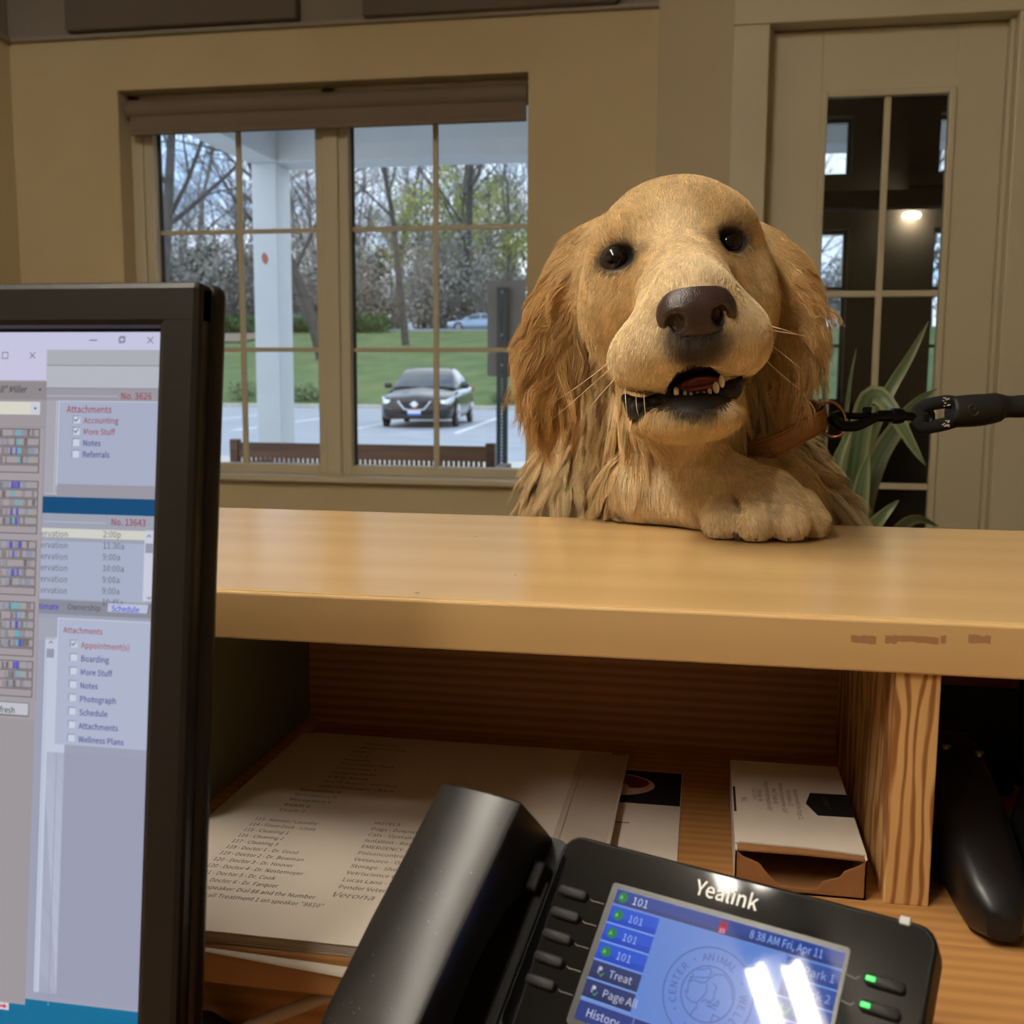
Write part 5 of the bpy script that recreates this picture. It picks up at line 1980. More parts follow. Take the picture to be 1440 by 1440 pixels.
# trunk: chest, belly, hips (below and behind the counter), given in the world
ch_w = c2w(CC(945, 800, 1.13))
hip = np.array([ch_w[0] - .02, ch_w[1] + .26, .50])
bel = (ch_w * .5 + hip * .5) + np.array([0, -.03, 0])
B.append(ell(CC(945, 790, 1.135), (.118, .15, .125), k=.05))
B.append(cone(w2c(ch_w), w2c(bel), .118, .105, .06))
B.append(cone(w2c(bel), w2c(hip), .105, .115, .06))
for s in (-1, 1):
    kn = hip + np.array([s * .095, -.10, -.14])
    hk = hip + np.array([s * .10, .10, -.33])
    ft = hip + np.array([s * .10, .02, -.475])
    B.append(cone(w2c(hip + np.array([s * .06, 0, 0])), w2c(kn), .085, .058, .04))
    B.append(cone(w2c(kn), w2c(hk), .052, .026, .03))
    B.append(cone(w2c(hk), w2c(ft), .026, .024, .02))
    B.append(ell(w2c(ft + np.array([0, -.045, -.002])), (.034, .026, .058), CW @ np.array([[1, 0, 0], [0, 0, 1], [0, 1, 0.]]), .02))
tl = [hip + np.array([0, .09, .02]), hip + np.array([.02, .22, -.08]), hip + np.array([.05, .32, -.22]), hip + np.array([.08, .40, -.32])]
for a, b, r0, r1 in zip(tl[:-1], tl[1:], (.035, .028, .022), (.028, .022, .012)):
    B.append(cone(w2c(a), w2c(b), r0, r1, .03))
# neck and upper chest
B.append(cone(CC(948, 520, .970), CC(945, 700, 1.085), .078, .098, .05))
B.append(ell(CC(850, 690, 1.075), (.072, .07, .06), k=.05))
B.append(ell(CC(1060, 700, 1.075), (.075, .07, .065), k=.05))
# forelegs: the near one lies across the counter, the other rests behind it
LEG0 = len(B)
el1 = on_counter(912, .884, .031)
wr1 = on_counter(1012, .846, .0285)
pw1 = on_counter(1076, .822, .024)
B.append(cone(CC(905, 790, 1.08), el1, .050, .031, .02))
B.append(cone(el1, wr1, .031, .0285, .006))
B.append(cone(wr1, pw1, .027, .027, .02))
TOES = [(1020, .818, .0140, 1014, .796), (1062, .808, .0150, 1060, .783), (1102, .808, .0150, 1110, .785), (1126, .820, .0130, 1142, .802)]
for px0, d0, r, px1, d1 in TOES:
    B.append(cone(on_counter(px0, d0 + .012, r + .008), on_counter(px1, d1, r - .001), r * .98, r * .92, .010))
B.append(ell(on_counter(1038, .795, .018), (.0022, .020, .016), None, .004, 's'))
LEG1 = len(B)
el2 = CC(1120, 742, 1.0)
wr2 = on_counter(1085, .905, .026)
B.append(cone(CC(1050, 780, 1.06), el2, .058, .042, .04))
B.append(cone(el2, wr2, .036, .026, .03))
B.append(cone(wr2, on_counter(1050, .885, .02), .027, .02, .02))
# head
B.append(ell(CC(948, 362, .892), (.0655, .0570, .080), RH, .03))
B.append(ell(CC(946, 328, .842), (.052, .037, .044), RH, .03))
B.append(ell(CC(882, 331, .818), (.023, .017, .020), RH, .022))
B.append(ell(CC(1010, 313, .818), (.023, .017, .020), RH, .022))
B.append(ell(CC(876, 432, .845), (.034, .047, .045), rotm(4), .03))
B.append(ell(CC(1030, 416, .845), (.034, .047, .045), rotm(12), .03))
B.append(cone(CC(955, 400, .812), CC(974, 447, .735), .038, .031, .03))
B.append(cone(CC(951, 366, .806), CC(974, 410, .722), .020, .0195, .025))
B.append(ell(CC(911, 502, .752), (.0280, .0255, .038), rotm(14), .028))
B.append(ell(CC(1035, 480, .752), (.0240, .0255, .038), rotm(0), .028))
B.append(ell(CC(976, 490, .722), (.024, .0155, .020), RH, .014))
B.append(ell(CC(962, 582, .768), (.0395, .0190, .036), rotm(5), .012))
B.append(ell(CC(980, 589, .746), (.029, .0140, .024), rotm(5), .012))
B.append(cone(CC(955, 548, .84), CC(950, 580, .92), .046, .056, .03))
# mouth: gap between the lips and the open middle
B.append(ell(CC(985, 534, .735), (.0185, .0085, .030), rotm(10), .006, 's'))
B.append(ell(CC(908, 560, .752), (.017, .0060, .022), rotm(-12), .006, 's'))
B.append(ell(CC(1030, 540, .752), (.009, .0060, .016), rotm(30), .006, 's'))
B.append(ell(CC(979, 447, .704), (.0165, .0110, .016), RH, .004, 's'))
# eye sockets
EYES = [CC(868, 361, .798), CC(1029, 339, .798)]
for e in EYES:
    B.append(ell(e + np.array([0, 0, .004]), (.0120, .0080, .012), rotm(ROLL_H + (6 if e[0] < .1 else -6)), .005, 's'))
# ears
EAR0 = len(B)
B.append(ell(CC(826, 378, .888), (.029, .041, .016), rotm(-32), .022))
B.append(ell(CC(786, 480, .882), (.027, .064, .0125), rotm(-9, 0, 25), .016))
B.append(ell(CC(1078, 374, .890), (.027, .038, .016), rotm(38), .022))
B.append(ell(CC(1110, 462, .884), (.0245, .060, .0125), rotm(3, 0, -25), .016))

allc = [q[1] for q in B] + [q[2] for q in B if q[0] == 'c']
lo = np.min(allc, 0) - .15
hi = np.max(allc, 0) + .15
HV = .0024
DV, DQ = surface_nets(B, lo, hi, HV)
DVW = c2w(DV)
# rest on the counter and floor instead of sinking in
DVW[:, 2] = np.where((DVW[:, 1] < CB + .0) & (DVW[:, 2] < ZT + .001) & (DVW[:, 2] > ZT - .04), ZT + .001, DVW[:, 2])
DVW[:, 2] = np.maximum(DVW[:, 2], .001)
VPX = np.stack([720 + FPX * DV[:, 0] / -DV[:, 2], 720 - FPX * DV[:, 1] / -DV[:, 2]], 1)

# ------------------------------------------------------------------ coat: colour, lie and length from anchors on the body
def A(px, py, D, dx, dy, L, lift, col, dz=0.0, s=1.0):
    return (CC(px, py, D), (dx, -dy, dz), L, lift, col, s)
cream, gold, tan_, deep, ruff = (232, 209, 168), (217, 188, 140), (204, 171, 120), (194, 155, 100), (219, 193, 150)
ANCH = [
    A(975, 395, .712, 0, -1, 4, .12, cream), A(960, 365, .775, 0, -1, 5, .12, cream), A(948, 335, .80, 0, -1, 6, .12, cream),
    A(946, 290, .83, 0, -1, 8, .10, gold), A(946, 262, .86, 0, -1, 10, .08, gold), A(946, 250, .90, 0, -.5, 12, .08, gold, -.8),
    A(884, 322, .80, -.3, -1, 7, .12, tan_), A(1010, 300, .80, .3, -1, 7, .12, tan_),
    A(868, 385, .79, -.5, .6, 6, .10, tan_), A(1030, 365, .79, .5, .6, 6, .10, tan_),
    A(905, 390, .79, -.7, .2, 5, .10, tan_), A(995, 375, .79, .7, .1, 5, .10, tan_),
    A(850, 425, .82, -.6, .8, 9, .10, gold), A(1060, 410, .82, .6, .8, 9, .10, gold),
    A(930, 430, .755, -.8, .3, 4, .10, cream), A(1025, 415, .755, .8, .3, 4, .10, cream),
    A(895, 470, .75, -.6, .6, 5, .10, cream), A(1052, 450, .75, .6, .6, 5, .10, cream),
    A(908, 530, .735, -.15, 1, 6, .12, cream), A(1040, 505, .735, .2, 1, 6, .12, cream), A(940, 500, .72, -.3, 1, 5, .12, cream),
    A(976, 500, .705, 0, 1, 4, .15, (120, 96, 76)),
    A(965, 600, .755, 0, 1, 8, .15, gold), A(900, 600, .77, -.3, 1, 10, .12, gold), A(1035, 580, .77, .3, 1, 10, .12, gold),
    A(838, 500, .84, -.2, 1, 18, .12, gold), A(1078, 490, .84, .2, 1, 18, .12, gold),
    A(830, 345, .86, -.7, .6, 10, .10, gold), A(1066, 330, .86, .7, .6, 10, .10, gold),
    # ears
    'EAR',
    A(815, 360, .865, -.8, .5, 18, .10, tan_), A(780, 410, .86, -.85, .6, 28, .16, deep), A(748, 460, .87, -.9, .55, 34, .22, deep),
    A(790, 470, .855, -.2, 1, 30, .12, deep), A(770, 530, .86, -.35, 1, 36, .16, deep), A(790, 580, .865, .05, 1, 38, .12, deep), A(815, 480, .865, .05, 1, 26, .08, tan_),
    A(1085, 350, .865, .75, .5, 16, .10, tan_), A(1118, 390, .86, .7, .75, 24, .16, deep), A(1138, 440, .87, .6, .8, 28, .18, deep),
    A(1105, 470, .855, .05, 1, 28, .12, deep), A(1120, 520, .86, .1, 1, 32, .14, deep), A(1105, 560, .865, -.1, 1, 32, .10, deep), A(1080, 480, .865, -.05, 1, 22, .08, tan_),
    'BODY',
    # ruff, throat and chest
    A(800, 610, .92, -.35, 1, 40, .16, ruff), A(770, 660, .96, -.55, .9, 48, .25, ruff), A(850, 620, .88, -.15, 1, 40, .20, gold),
    A(860, 680, 1.0, -.1, 1, 38, .14, gold), A(800, 710, .96, -.5, .8, 50, .25, ruff), A(950, 640, .93, .0, 1, 20, .08, gold),
    A(1040, 640, .92, .05, 1, 24, .10, gold), A(1085, 600, .90, .1, 1, 30, .14, gold), A(1120, 660, .96, .5, .7, 40, .25, ruff),
    A(1140, 710, .98, .8, .4, 44, .28, ruff), A(940, 700, .95, 0, 1, 36, .15, gold),
    'LEG',
    # forelegs and paw
    A(890, 680, .87, .05, 1, 12, .16, (235, 212, 172)), A(930, 680, .85, .25, 1, 12, .15, (235, 212, 172)), A(980, 690, .84, .35, .95, 11, .15, (235, 212, 172)),
    A(960, 650, .90, .6, .7, 10, .10, gold), A(1030, 680, .85, .8, .6, 9, .10, cream), A(1030, 730, .81, .1, 1, 8, .14, cream),
    A(1080, 705, .82, .6, .8, 8, .12, cream), A(1090, 740, .79, .2, 1, 7, .15, cream), A(1125, 725, .80, .5, .9, 8, .14, gold),
    'BODY',
    A(870, 740, .97, .1, 1, 24, .16, gold), A(1120, 730, .99, .3, .9, 34, .2, ruff),
]
_g, _an, aG = 0, [], []
for q in ANCH:
    if isinstance(q, str):
        _g = {'BODY': 0, 'LEG': 1, 'EAR': 2}[q]
    else:
        _an.append(q)
        aG.append(_g)
ANCH = _an
# trunk, hind legs and tail
for w_, dd, L, lift, col in ((ch_w + np.array([0, -.1, -.1]), (0, -.1, -1), 34, .12, ruff), (ch_w + np.array([0, .13, 0]), (0, .2, -1), 30, .08, gold),
                             (bel + np.array([0, -.1, 0]), (0, 0, -1), 30, .12, ruff), (bel + np.array([0, .1, 0]), (0, .2, -1), 28, .08, gold),
                             (hip + np.array([.1, 0, 0]), (.1, .1, -1), 28, .1, gold), (hip + np.array([-.1, 0, 0]), (-.1, .1, -1), 28, .1, gold),
                             (hip + np.array([.1, .08, -.3]), (0, .2, -1), 16, .1, gold), (hip + np.array([-.1, .08, -.3]), (0, .2, -1), 16, .1, gold),
                             (hip + np.array([.1, 0, -.47]), (0, -.4, -1), 8, .1, cream), (hip + np.array([-.1, 0, -.47]), (0, -.4, -1), 8, .1, cream),
                             (tl[2], (.1, .3, -1), 60, .2, ruff)):
    ANCH.append((w2c(w_), tuple(np.array(dd) @ CW.T), L, lift, col, 1.6))
    aG.append(0)
aG = np.array(aG)
aP = np.array([a[0] for a in ANCH])
aD = np.array([np.array(a[1]) / np.linalg.norm(a[1]) for a in ANCH])
aL = np.array([a[2] for a in ANCH]) * .001
aF = np.array([a[3] for a in ANCH])
aC = np.array([lin(a[4])[:3] for a in ANCH])

def field(P):
    out_d, out_l, out_f, out_c = [], [], [], []
    for s in range(0, len(P), 20000):
        q = P[s:s + 20000]
        d2 = ((q[:, None, :] - aP[None]) ** 2).sum(2)
        w = 1 / (d2 + 1.2e-4) ** 2
        g_ = np.zeros(len(q), int)
        g_[sd_eval(B[EAR0:EAR0 + 4], q.astype(f32)) < .002] = 2
        g_[sd_eval([b for b in B[LEG0 + 1:LEG1] if b[5] == 'u'], q.astype(f32)) < .002] = 1
        w *= np.where(aG[None] == g_[:, None], 1.0, .02)
        # sharp: nearest anchors dominate
        w /= w.sum(1)[:, None]
        out_d.append(w @ aD)
        out_l.append(w @ aL)
        out_f.append(w @ aF)
        out_c.append(w @ aC)
    return np.concatenate(out_d), np.concatenate(out_l), np.concatenate(out_f), np.concatenate(out_c)

def in_poly(P, poly):
    x, y = P[:, 0], P[:, 1]
    r = np.zeros(len(P), bool)
    n_ = len(poly)
    for i in range(n_):
        x0, y0 = poly[i]
        x1, y1 = poly[(i + 1) % n_]
        c_ = ((y0 > y) != (y1 > y))
        t = (x1 - x0) * (y - y0) / ((y1 - y0) + 1e-12) + x0
        r ^= c_ & (x < t)
    return r
LIPS = [(874, 546), (892, 553), (912, 557), (937, 548), (950, 524), (968, 514), (985, 511), (1000, 516), (1016, 528), (1046, 526), (1044, 548), (1030, 562), (1016, 574),
        (1003, 579), (985, 583), (963, 584), (947, 577), (922, 573), (908, 580), (897, 592), (888, 586), (880, 566)]

def skin_dark(P, px):
    """pigmented skin: lips, the muzzle under the nose, eye rims -> 0..1"""
    dk = np.zeros(len(P))
    front = P[:, 2] > -.80
    dk[in_poly(px, LIPS) & front] = 1.0
    d = np.sqrt(((px - np.array([977, 478])) / np.array([52, 34])) ** 2).max(1) if False else np.sqrt((((px - np.array([977, 476])) / np.array([50, 38])) ** 2).sum(1))
    dk = np.maximum(dk, np.where(front, np.clip((1.15 - d) / .45, 0, 1) * .85, 0))
    d = np.sqrt((((px - np.array([978, 447])) / np.array([42, 34])) ** 2).sum(1))
    dk = np.maximum(dk, np.where(front & (d < 1), 1, 0))
    d = np.sqrt((((px - np.array([976, 580])) / np.array([40, 14])) ** 2).sum(1))
    dk = np.maximum(dk, np.where(front, np.clip((1.2 - d) / .5, 0, 1) * .8, 0))
    for e, ex_ in ((EYES[0], 868), (EYES[1], 1029)):
        L = (P - e) @ RH
        d = np.sqrt((L[:, 0] / .0145) ** 2 + (L[:, 1] / .0115) ** 2)
        dk = np.maximum(dk, np.where(P[:, 2] > e[2] - .03, np.clip((1.25 - d) / .4, 0, 1), 0))
        # tear line towards the nose and the outer corner
        s_ = 1 if ex_ < 900 else -1
        d = np.sqrt(((L[:, 0] - s_ * .016) / .009) ** 2 + ((L[:, 1] - .001) / .006) ** 2)
        dk = np.maximum(dk, np.where(P[:, 2] > e[2] - .03, np.clip((1.2 - d) / .9, 0, 1) * .45, 0))
        d = np.sqrt(((L[:, 0] + s_ * .016) / .008) ** 2 + ((L[:, 1] + .004) / .004) ** 2)
        dk = np.maximum(dk, np.where(P[:, 2] > e[2] - .03, np.clip((1.2 - d) / .9, 0, 1) * .45, 0))
    return dk

dog = thing('golden_retriever', 'golden retriever standing up with one foreleg resting across the counter', 'dog', (float(hip[0]), float(hip[1]), 0))
DL = np.array(dog.location)
_, _, _, vc = field(DV)
vdk = skin_dark(DV, VPX)
vcol = vc * .95 * (1 - vdk[:, None]) + np.array(lin((30, 25, 24))[:3]) * vdk[:, None]
me = bpy.data.meshes.new('body')
me.from_pydata((DVW - DL).tolist(), [], DQ.tolist())
ca = me.color_attributes.new('col', 'FLOAT_COLOR', 'POINT')
ca.data.foreach_set('color', np.concatenate([vcol, np.ones((len(vcol), 1))], 1).astype(f32).ravel())
me.polygons.foreach_set('use_smooth', [True] * len(me.polygons))
skin = attr_mat('dog_skin', 0, .55, .3)
me.materials.append(skin)
link('body', me, dog)

# ------------------------------------------------------------------ fur
if not globals().get('NO_FUR'):
    rg = np.random.RandomState(12)
    q0, q1, q2, q3 = (DV[DQ[:, i]] for i in range(4))
    nrm = np.cross(q2 - q0, q3 - q1)
    area = np.linalg.norm(nrm, axis=1) * .5
    nrm = nrm / (np.linalg.norm(nrm, axis=1)[:, None] + 1e-12)
    cen = (q0 + q1 + q2 + q3) / 4
    # orient normals outward: compare with SDF gradient sign
    test = sd_eval(B, (cen + nrm * .004).astype(f32))
    nrm[test < 0] *= -1
    # smooth the normals over the vertices
    vn = np.zeros_like(DV)
    for i in range(4):
        np.add.at(vn, DQ[:, i], nrm)
    vn /= np.linalg.norm(vn, axis=1)[:, None] + 1e-12
    fn = sum(vn[DQ[:, i]] for i in range(4))
    fn /= np.linalg.norm(fn, axis=1)[:, None] + 1e-12
    cw = c2w(cen)
    cpx = np.stack([720 + FPX * cen[:, 0] / -cen[:, 2], 720 - FPX * cen[:, 1] / -cen[:, 2]], 1)
    view = -cen / np.linalg.norm(cen, axis=1)[:, None]
    facing = (fn * view).sum(1)
    upper = cw[:, 2] > 1.0
    dens = np.where(upper, np.where(facing > -.35, 1.0, .3), .10)
    dkf = skin_dark(cen, cpx)
    # bare skin: lips and eye openings, nose pad
    bare = in_poly(cpx, [(x, y if y < 572 else y - 7) for x, y in LIPS]) & (cen[:, 2] > -.80)
    for e in EYES:
        L = (cen - e) @ RH
        bare |= (np.sqrt((L[:, 0] / .0125) ** 2 + (L[:, 1] / .0105) ** 2) < 1) & (cen[:, 2] > e[2] - .03)
    nose_c = CC(978, 438, .708)
    Ln = (cen - nose_c) @ RH
    bare |= (np.sqrt((Ln[:, 0] / .0235) ** 2 + (Ln[:, 1] / .0165) ** 2 + (Ln[:, 2] / .03) ** 2) < 1)
    dens[bare] = 0
    _, lf_, _, _ = field(cen)
    dens = dens * np.where(lf_ < .014, 1.0, .55)
    NH = 290000
    pr_ = area * dens
    pr_ /= pr_.sum()
    fi = rg.choice(len(DQ), NH, p=pr_)
    a, b = rg.rand(NH, 1), rg.rand(NH, 1)
    root = (q0[fi] * (1 - a) + q1[fi] * a) * (1 - b) + (q3[fi] * (1 - a) + q2[fi] * a) * b
    N = fn[fi]
    d, L, lift, col = field(root)
    dark = dkf[fi]
    # colour variation: patches and single hairs
    col = col * (1 - .93 * dark[:, None]) + np.array(lin((46, 38, 34))[:3]) * dark[:, None] * .9
    col = col * (1 + rg.normal(0, .13, (NH, 1))) * np.array([1.0, 1.0, 1.0])
    L = L * rg.uniform(.65, 1.15, NH)
    L = np.where(dark > .3, np.minimum(L, .0045), L)
    # lie: project on the skin, a bit of disorder
    d = d + rg.normal(0, .13, (NH, 3))
    T = d - N * (d * N).sum(1)[:, None]
    T /= np.linalg.norm(T, axis=1)[:, None] + 1e-9
    # clumps for the long coat
    from mathutils import kdtree
    NCL = 5200
    ci = rg.choice(NH, NCL, replace=False)
    kd = kdtree.KDTree(NCL)
    for i, k_ in enumerate(ci):
        kd.insert(root[k_], i)
    kd.balance()
    near_ = np.array([kd.find(p)[1] for p in root])
    cl = ci[near_]
    phase = rg.rand(NCL) * 6.28
    freq = rg.uniform(.6, 1.5, NCL)
    amp = rg.uniform(.4, 1.3, NCL)
    cjit = rg.normal(0, .22, (NCL, 3))
    up_c = np.array([0, 0, 1.0]) @ CW.T
    longf = np.clip((L - .012) / .02, 0, 1)
    T = T + cjit[near_] * longf[:, None]
    T /= np.linalg.norm(T, axis=1)[:, None] + 1e-9
    Tc = T[cl]
    NP = 7
    ts = np.linspace(0, 1, NP)
    pos = np.zeros((NH, NP, 3))
    S_ = np.cross(N, T)
    for j, t in enumerate(ts):
        base = T * ((1 - lift) * t)[:, None] + N * (lift * (t - .35 * t * t) * 1.6)[:, None]
        sag = -up_c[None] * (t * t * .35 * longf)[:, None]
        p = root + (base + sag) * L[:, None]
        # common clump path
        pc2 = root[cl] + (Tc * ((1 - lift) * t)[:, None] + N[cl] * (lift * (t - .35 * t * t) * 1.6)[:, None] + sag) * L[:, None]
        k_ = (.78 * t ** 1.1 * np.clip(longf * 1.2, .25, 1))[:, None] * np.where(L > .007, 1, .5)[:, None]
        p = p * (1 - k_) + pc2 * k_
        wv = np.sin(phase[near_] + freq[near_] * 5.0 * t) - np.sin(phase[near_])
        p += S_[cl] * (wv * amp[near_] * L * .11 * longf)[:, None]
        p += rg.normal(0, 1, (NH, 3)) * (L * .018 * t)[:, None]
        pos[:, j] = p
    col *= (1 + .10 * np.sin(phase[near_] * 3))[:, None]
    # keep hair out of the counter slab
    PW = c2w(pos.reshape(-1, 3))
    m_ = (PW[:, 1] < CB + .004) & (PW[:, 2] < ZT + .0012) & (PW[:, 2] > ZT - .06)
    PW[m_, 2] = ZT + .0012 + .0015 * rg.rand(m_.sum())
    PW[:, 2] = np.maximum(PW[:, 2], .002)
    rad0 = np.where(L > .014, .00020, .00017)
    rad = rad0[:, None] * np.array([1.0, 1.0, .95, .88, .75, .55, .2])[None]
    hc = bpy.data.hair_curves.new('fur')
    hc.add_curves([NP] * NH)
    hc.attributes['position'].data.foreach_set('vector', (PW - DL).astype(f32).ravel()) if 'position' in hc.attributes else hc.position_data.foreach_set('vector', (PW - DL).astype(f32).ravel())
    ra = hc.attributes.get('radius') or hc.attributes.new('radius', 'FLOAT', 'POINT')
    ra.data.foreach_set('value', rad.astype(f32).ravel())
    co = hc.attributes.new('col', 'FLOAT_COLOR', 'CURVE')
    co.data.foreach_set('color', np.concatenate([np.clip(col, 0.002, 1), np.ones((NH, 1))], 1).astype(f32).ravel())
    fm = attr_mat('golden_fur', 0, .55, .25)
    hc.materials.append(fm)
    link('fur', hc, dog)
    # whiskers
    WK = [((862, 515, .735), (812, 560), (776, 590)), ((868, 500, .735), (815, 545), (770, 570)), ((872, 525, .735), (838, 560), (820, 586)), ((880, 535, .735), (878, 570), (884, 590)),
          ((895, 545, .735), (893, 570), (898, 585)), ((905, 548, .73), (906, 570), (908, 588)), ((1062, 462, .74), (1100, 466), (1140, 474)), ((1064, 470, .74), (1105, 500), (1128, 520)), ((1060, 490, .74), (1095, 525), (1125, 548)), ((1066, 455, .74), (1095, 460), (1120, 470))]
    pts = []
    for (x0, y0, D0), (x1, y1), (x2, y2) in WK:
        for t in np.linspace(0, 1, 7):
            x = (1 - t) ** 2 * x0 + 2 * t * (1 - t) * x1 + t * t * x2
            y = (1 - t) ** 2 * y0 + 2 * t * (1 - t) * y1 + t * t * y2
            pts.append(c2w(CC(x, y, D0 + .012 - .010 * math.sin(t * 2.2))))
    hw_ = bpy.data.hair_curves.new('whiskers')
    hw_.add_curves([7] * len(WK))
    hw_.attributes['position'].data.foreach_set('vector', (np.array(pts) - DL).astype(f32).ravel())
    ra = hw_.attributes.get('radius') or hw_.attributes.new('radius', 'FLOAT', 'POINT')
    ra.data.foreach_set('value', np.tile(np.array([.00028, .00028, .00026, .00022, .00018, .00013, .00006], f32), len(WK)))
    hw_.materials.append(mat('pale_whisker', (226, 206, 170), .4))
    link('whiskers', hw_, dog)

# ------------------------------------------------------------------ nose, eyes, mouth, claws
def sd_part(prims, nm, h, mtl, pad=.01):
    cs_ = [q[1] for q in prims if q[5] == 'u'] + [q[2] for q in prims if q[0] == 'c' and q[5] == 'u']
    mr = max([max(q[2]) if q[0] == 'e' else max(q[3]) for q in prims if q[5] == 'u'])
    V, Q = surface_nets(prims, np.min(cs_, 0) - mr - pad, np.max(cs_, 0) + mr + pad, h)
    me = bpy.data.meshes.new(nm)
    me.from_pydata((c2w(V) - DL).tolist(), [], Q.tolist())
    me.polygons.foreach_set('use_smooth', [True] * len(me.polygons))
    me.materials.append(mtl)
    sd_part.V = V
    return link(nm, me, dog)
NZ = [ell(CC(978, 432, .713), (.0238, .0192, .018), RH, .008),
      ell(CC(953, 449, .711), (.0136, .0138, .014), rotm(20), .009), ell(CC(1006, 441, .711), (.0132, .0138, .014), rotm(-8), .009),
      ell(CC(981, 462, .712), (.0125, .0115, .012), RH, .009), ell(CC(979, 440, .724), (.021, .017, .014), RH, .006),
      ell(CC(948, 455, .697), (.0074, .0064, .0105), rotm(25), .004, 's'), ell(CC(1015, 443, .697), (.0062, .0068, .0105), rotm(-15), .004, 's'),
      ell(CC(935, 464, .698), (.0075, .0026, .010), rotm(-8), .003, 's'), ell(CC(1026, 450, .698), (.006, .0026, .010), rotm(28), .003, 's'),
      cone(CC(981, 441, .692), CC(984, 486, .695), .0011, .0013, .003, 's')]
nose_m = attr_mat('dog_nose', 0, .3, .5)
_n2 = nd(nose_m, 'ShaderNodeTexNoise', Scale=900.0, Detail=2.0)
_tc2 = nd(nose_m, 'ShaderNodeTexCoord')
_bp2 = nd(nose_m, 'ShaderNodeBump', Strength=.3, Distance=.002)
lk(nose_m, _tc2.outputs['Object'], _n2.inputs['Vector'])
lk(nose_m, _n2.outputs['Fac'], _bp2.inputs['Height'])
lk(nose_m, _bp2.outputs['Normal'], nose_m.node_tree.nodes['Principled BSDF'].inputs['Normal'])
no_ = sd_part(NZ, 'nose', .0009, nose_m)
_v = sd_part.V
_px = np.stack([720 + FPX * _v[:, 0] / -_v[:, 2], 720 - FPX * _v[:, 1] / -_v[:, 2]], 1)
_c = np.tile(np.array(lin((58, 41, 38))[:3]), (len(_v), 1))
_ca = no_.data.color_attributes.new('col', 'FLOAT_COLOR', 'POINT')
_ca.data.foreach_set('color', np.concatenate([_c, np.ones((len(_c), 1))], 1).astype(f32).ravel())
eye_m = mat('dark_eye', (12, 9, 8), .10, spec=.3)
b_ = eye_m.node_tree.nodes['Principled BSDF']
tc = nd(eye_m, 'ShaderNodeTexCoord')
ln_ = nd(eye_m, 'ShaderNodeVectorMath', operation='LENGTH')
mp_ = nd(eye_m, 'ShaderNodeMapping')
mp_.inputs['Scale'].default_value = (1, 1, 0)
r_ = ramp(eye_m, [(0.0, (5, 4, 4)), (.30, (6, 5, 4)), (.42, (34, 21, 13)), (.58, (26, 16, 10)), (.66, (14, 10, 9)), (.9, (60, 48, 42))])
ml_ = nd(eye_m, 'ShaderNodeMath', operation='MULTIPLY')
ml_.inputs[1].default_value = 1 / .0115
lk(eye_m, tc.outputs['Object'], mp_.inputs['Vector'])
lk(eye_m, mp_.outputs['Vector'], ln_.inputs[0])
lk(eye_m, ln_.outputs['Value'], ml_.inputs[0])
lk(eye_m, ml_.outputs['Value'], r_.inputs['Fac'])
lk(eye_m, r_.outputs['Color'], b_.inputs['Base Color'])
b_.inputs['Coat Weight'].default_value = .15
b_.inputs['Coat Roughness'].default_value = .05
for e in EYES:
    bm = bmesh.new()
    bmesh.ops.create_uvsphere(bm, u_segments=32, v_segments=20, radius=.0115)
    me = bpy.data.meshes.new('eye')
    bm.to_mesh(me)
    bm.free()
    me.polygons.foreach_set('use_smooth', [True] * len(me.polygons))
    me.materials.append(eye_m)
    o = link('eye', me, dog)
    pw_ = c2w(e + np.array([0, 0, -.0112]))
    fw = (CAM + np.array([.02, 0, .0])) - pw_
    fw /= np.linalg.norm(fw)
    rt = np.cross([0, 0, 1.0], fw)
    rt /= np.linalg.norm(rt)
    o.matrix_basis = frame_matrix(pw_ - DL, rt, np.cross(fw, rt), fw)
# tongue and lower teeth
sd_part([ell(CC(984, 543, .758), (.0170, .0070, .018), rotm(8), .006), ell(CC(984, 537, .744), (.013, .003, .010), rotm(8), .006, 's')], 'tongue', .001, noisy('pink_tongue', (206, 116, 118), (190, 100, 104), 200, .35, bump=.2))
tooth = mat('ivory_tooth', (226, 214, 190), .25)
for px, py, w_, h_ in ((951, 551, .0021, .0036), (963, 554, .0015, .0022), (972, 555, .0015, .0022), (981, 555, .0015, .0022), (990, 554, .0015, .0022), (998, 551, .0016, .0026), (1007, 545, .0024, .0044), (1015, 536, .0020, .0048)):
    sd_part([ell(CC(px, py, .7390), (w_, h_, .002), rotm(6), .002)], 'tooth', .0006, tooth, .003)
# lower lip, the black fold under the teeth
lipm = noisy('black_lip_skin', (34, 30, 30), (24, 21, 21), 200, .32, bump=.25, bscale=500)
LP = [CC(880, 560, .765), CC(896, 575, .757), CC(925, 566, .753), CC(950, 564, .745), CC(985, 565, .740), CC(1012, 558, .745), (CC(1029, 548, .753)), CC(1042, 535, .763)]
LPr = [.0035, .0068, .0050, .0050, .0052, .0050, .0058, .0035]
sd_part([cone(a, b, r0, r1, .006) for a, b, r0, r1 in zip(LP[:-1], LP[1:], LPr[:-1], LPr[1:])], 'lower_lip', .0012, lipm)
claw_m = noisy('brown_claw', (96, 70, 54), (70, 50, 40), 100, .3)
for px0, d0, px1, d1 in ((1031, .792, 1036, .779), (1106, .786, 1110, .776), (1125, .794, 1133, .782), (1060, .788, 1062, .776)):
    sd_part([cone(on_counter(px0, d0, .010), on_counter(px1, d1, .0035), .0042, .0016, .003)], 'claw', .0008, claw_m, .004)
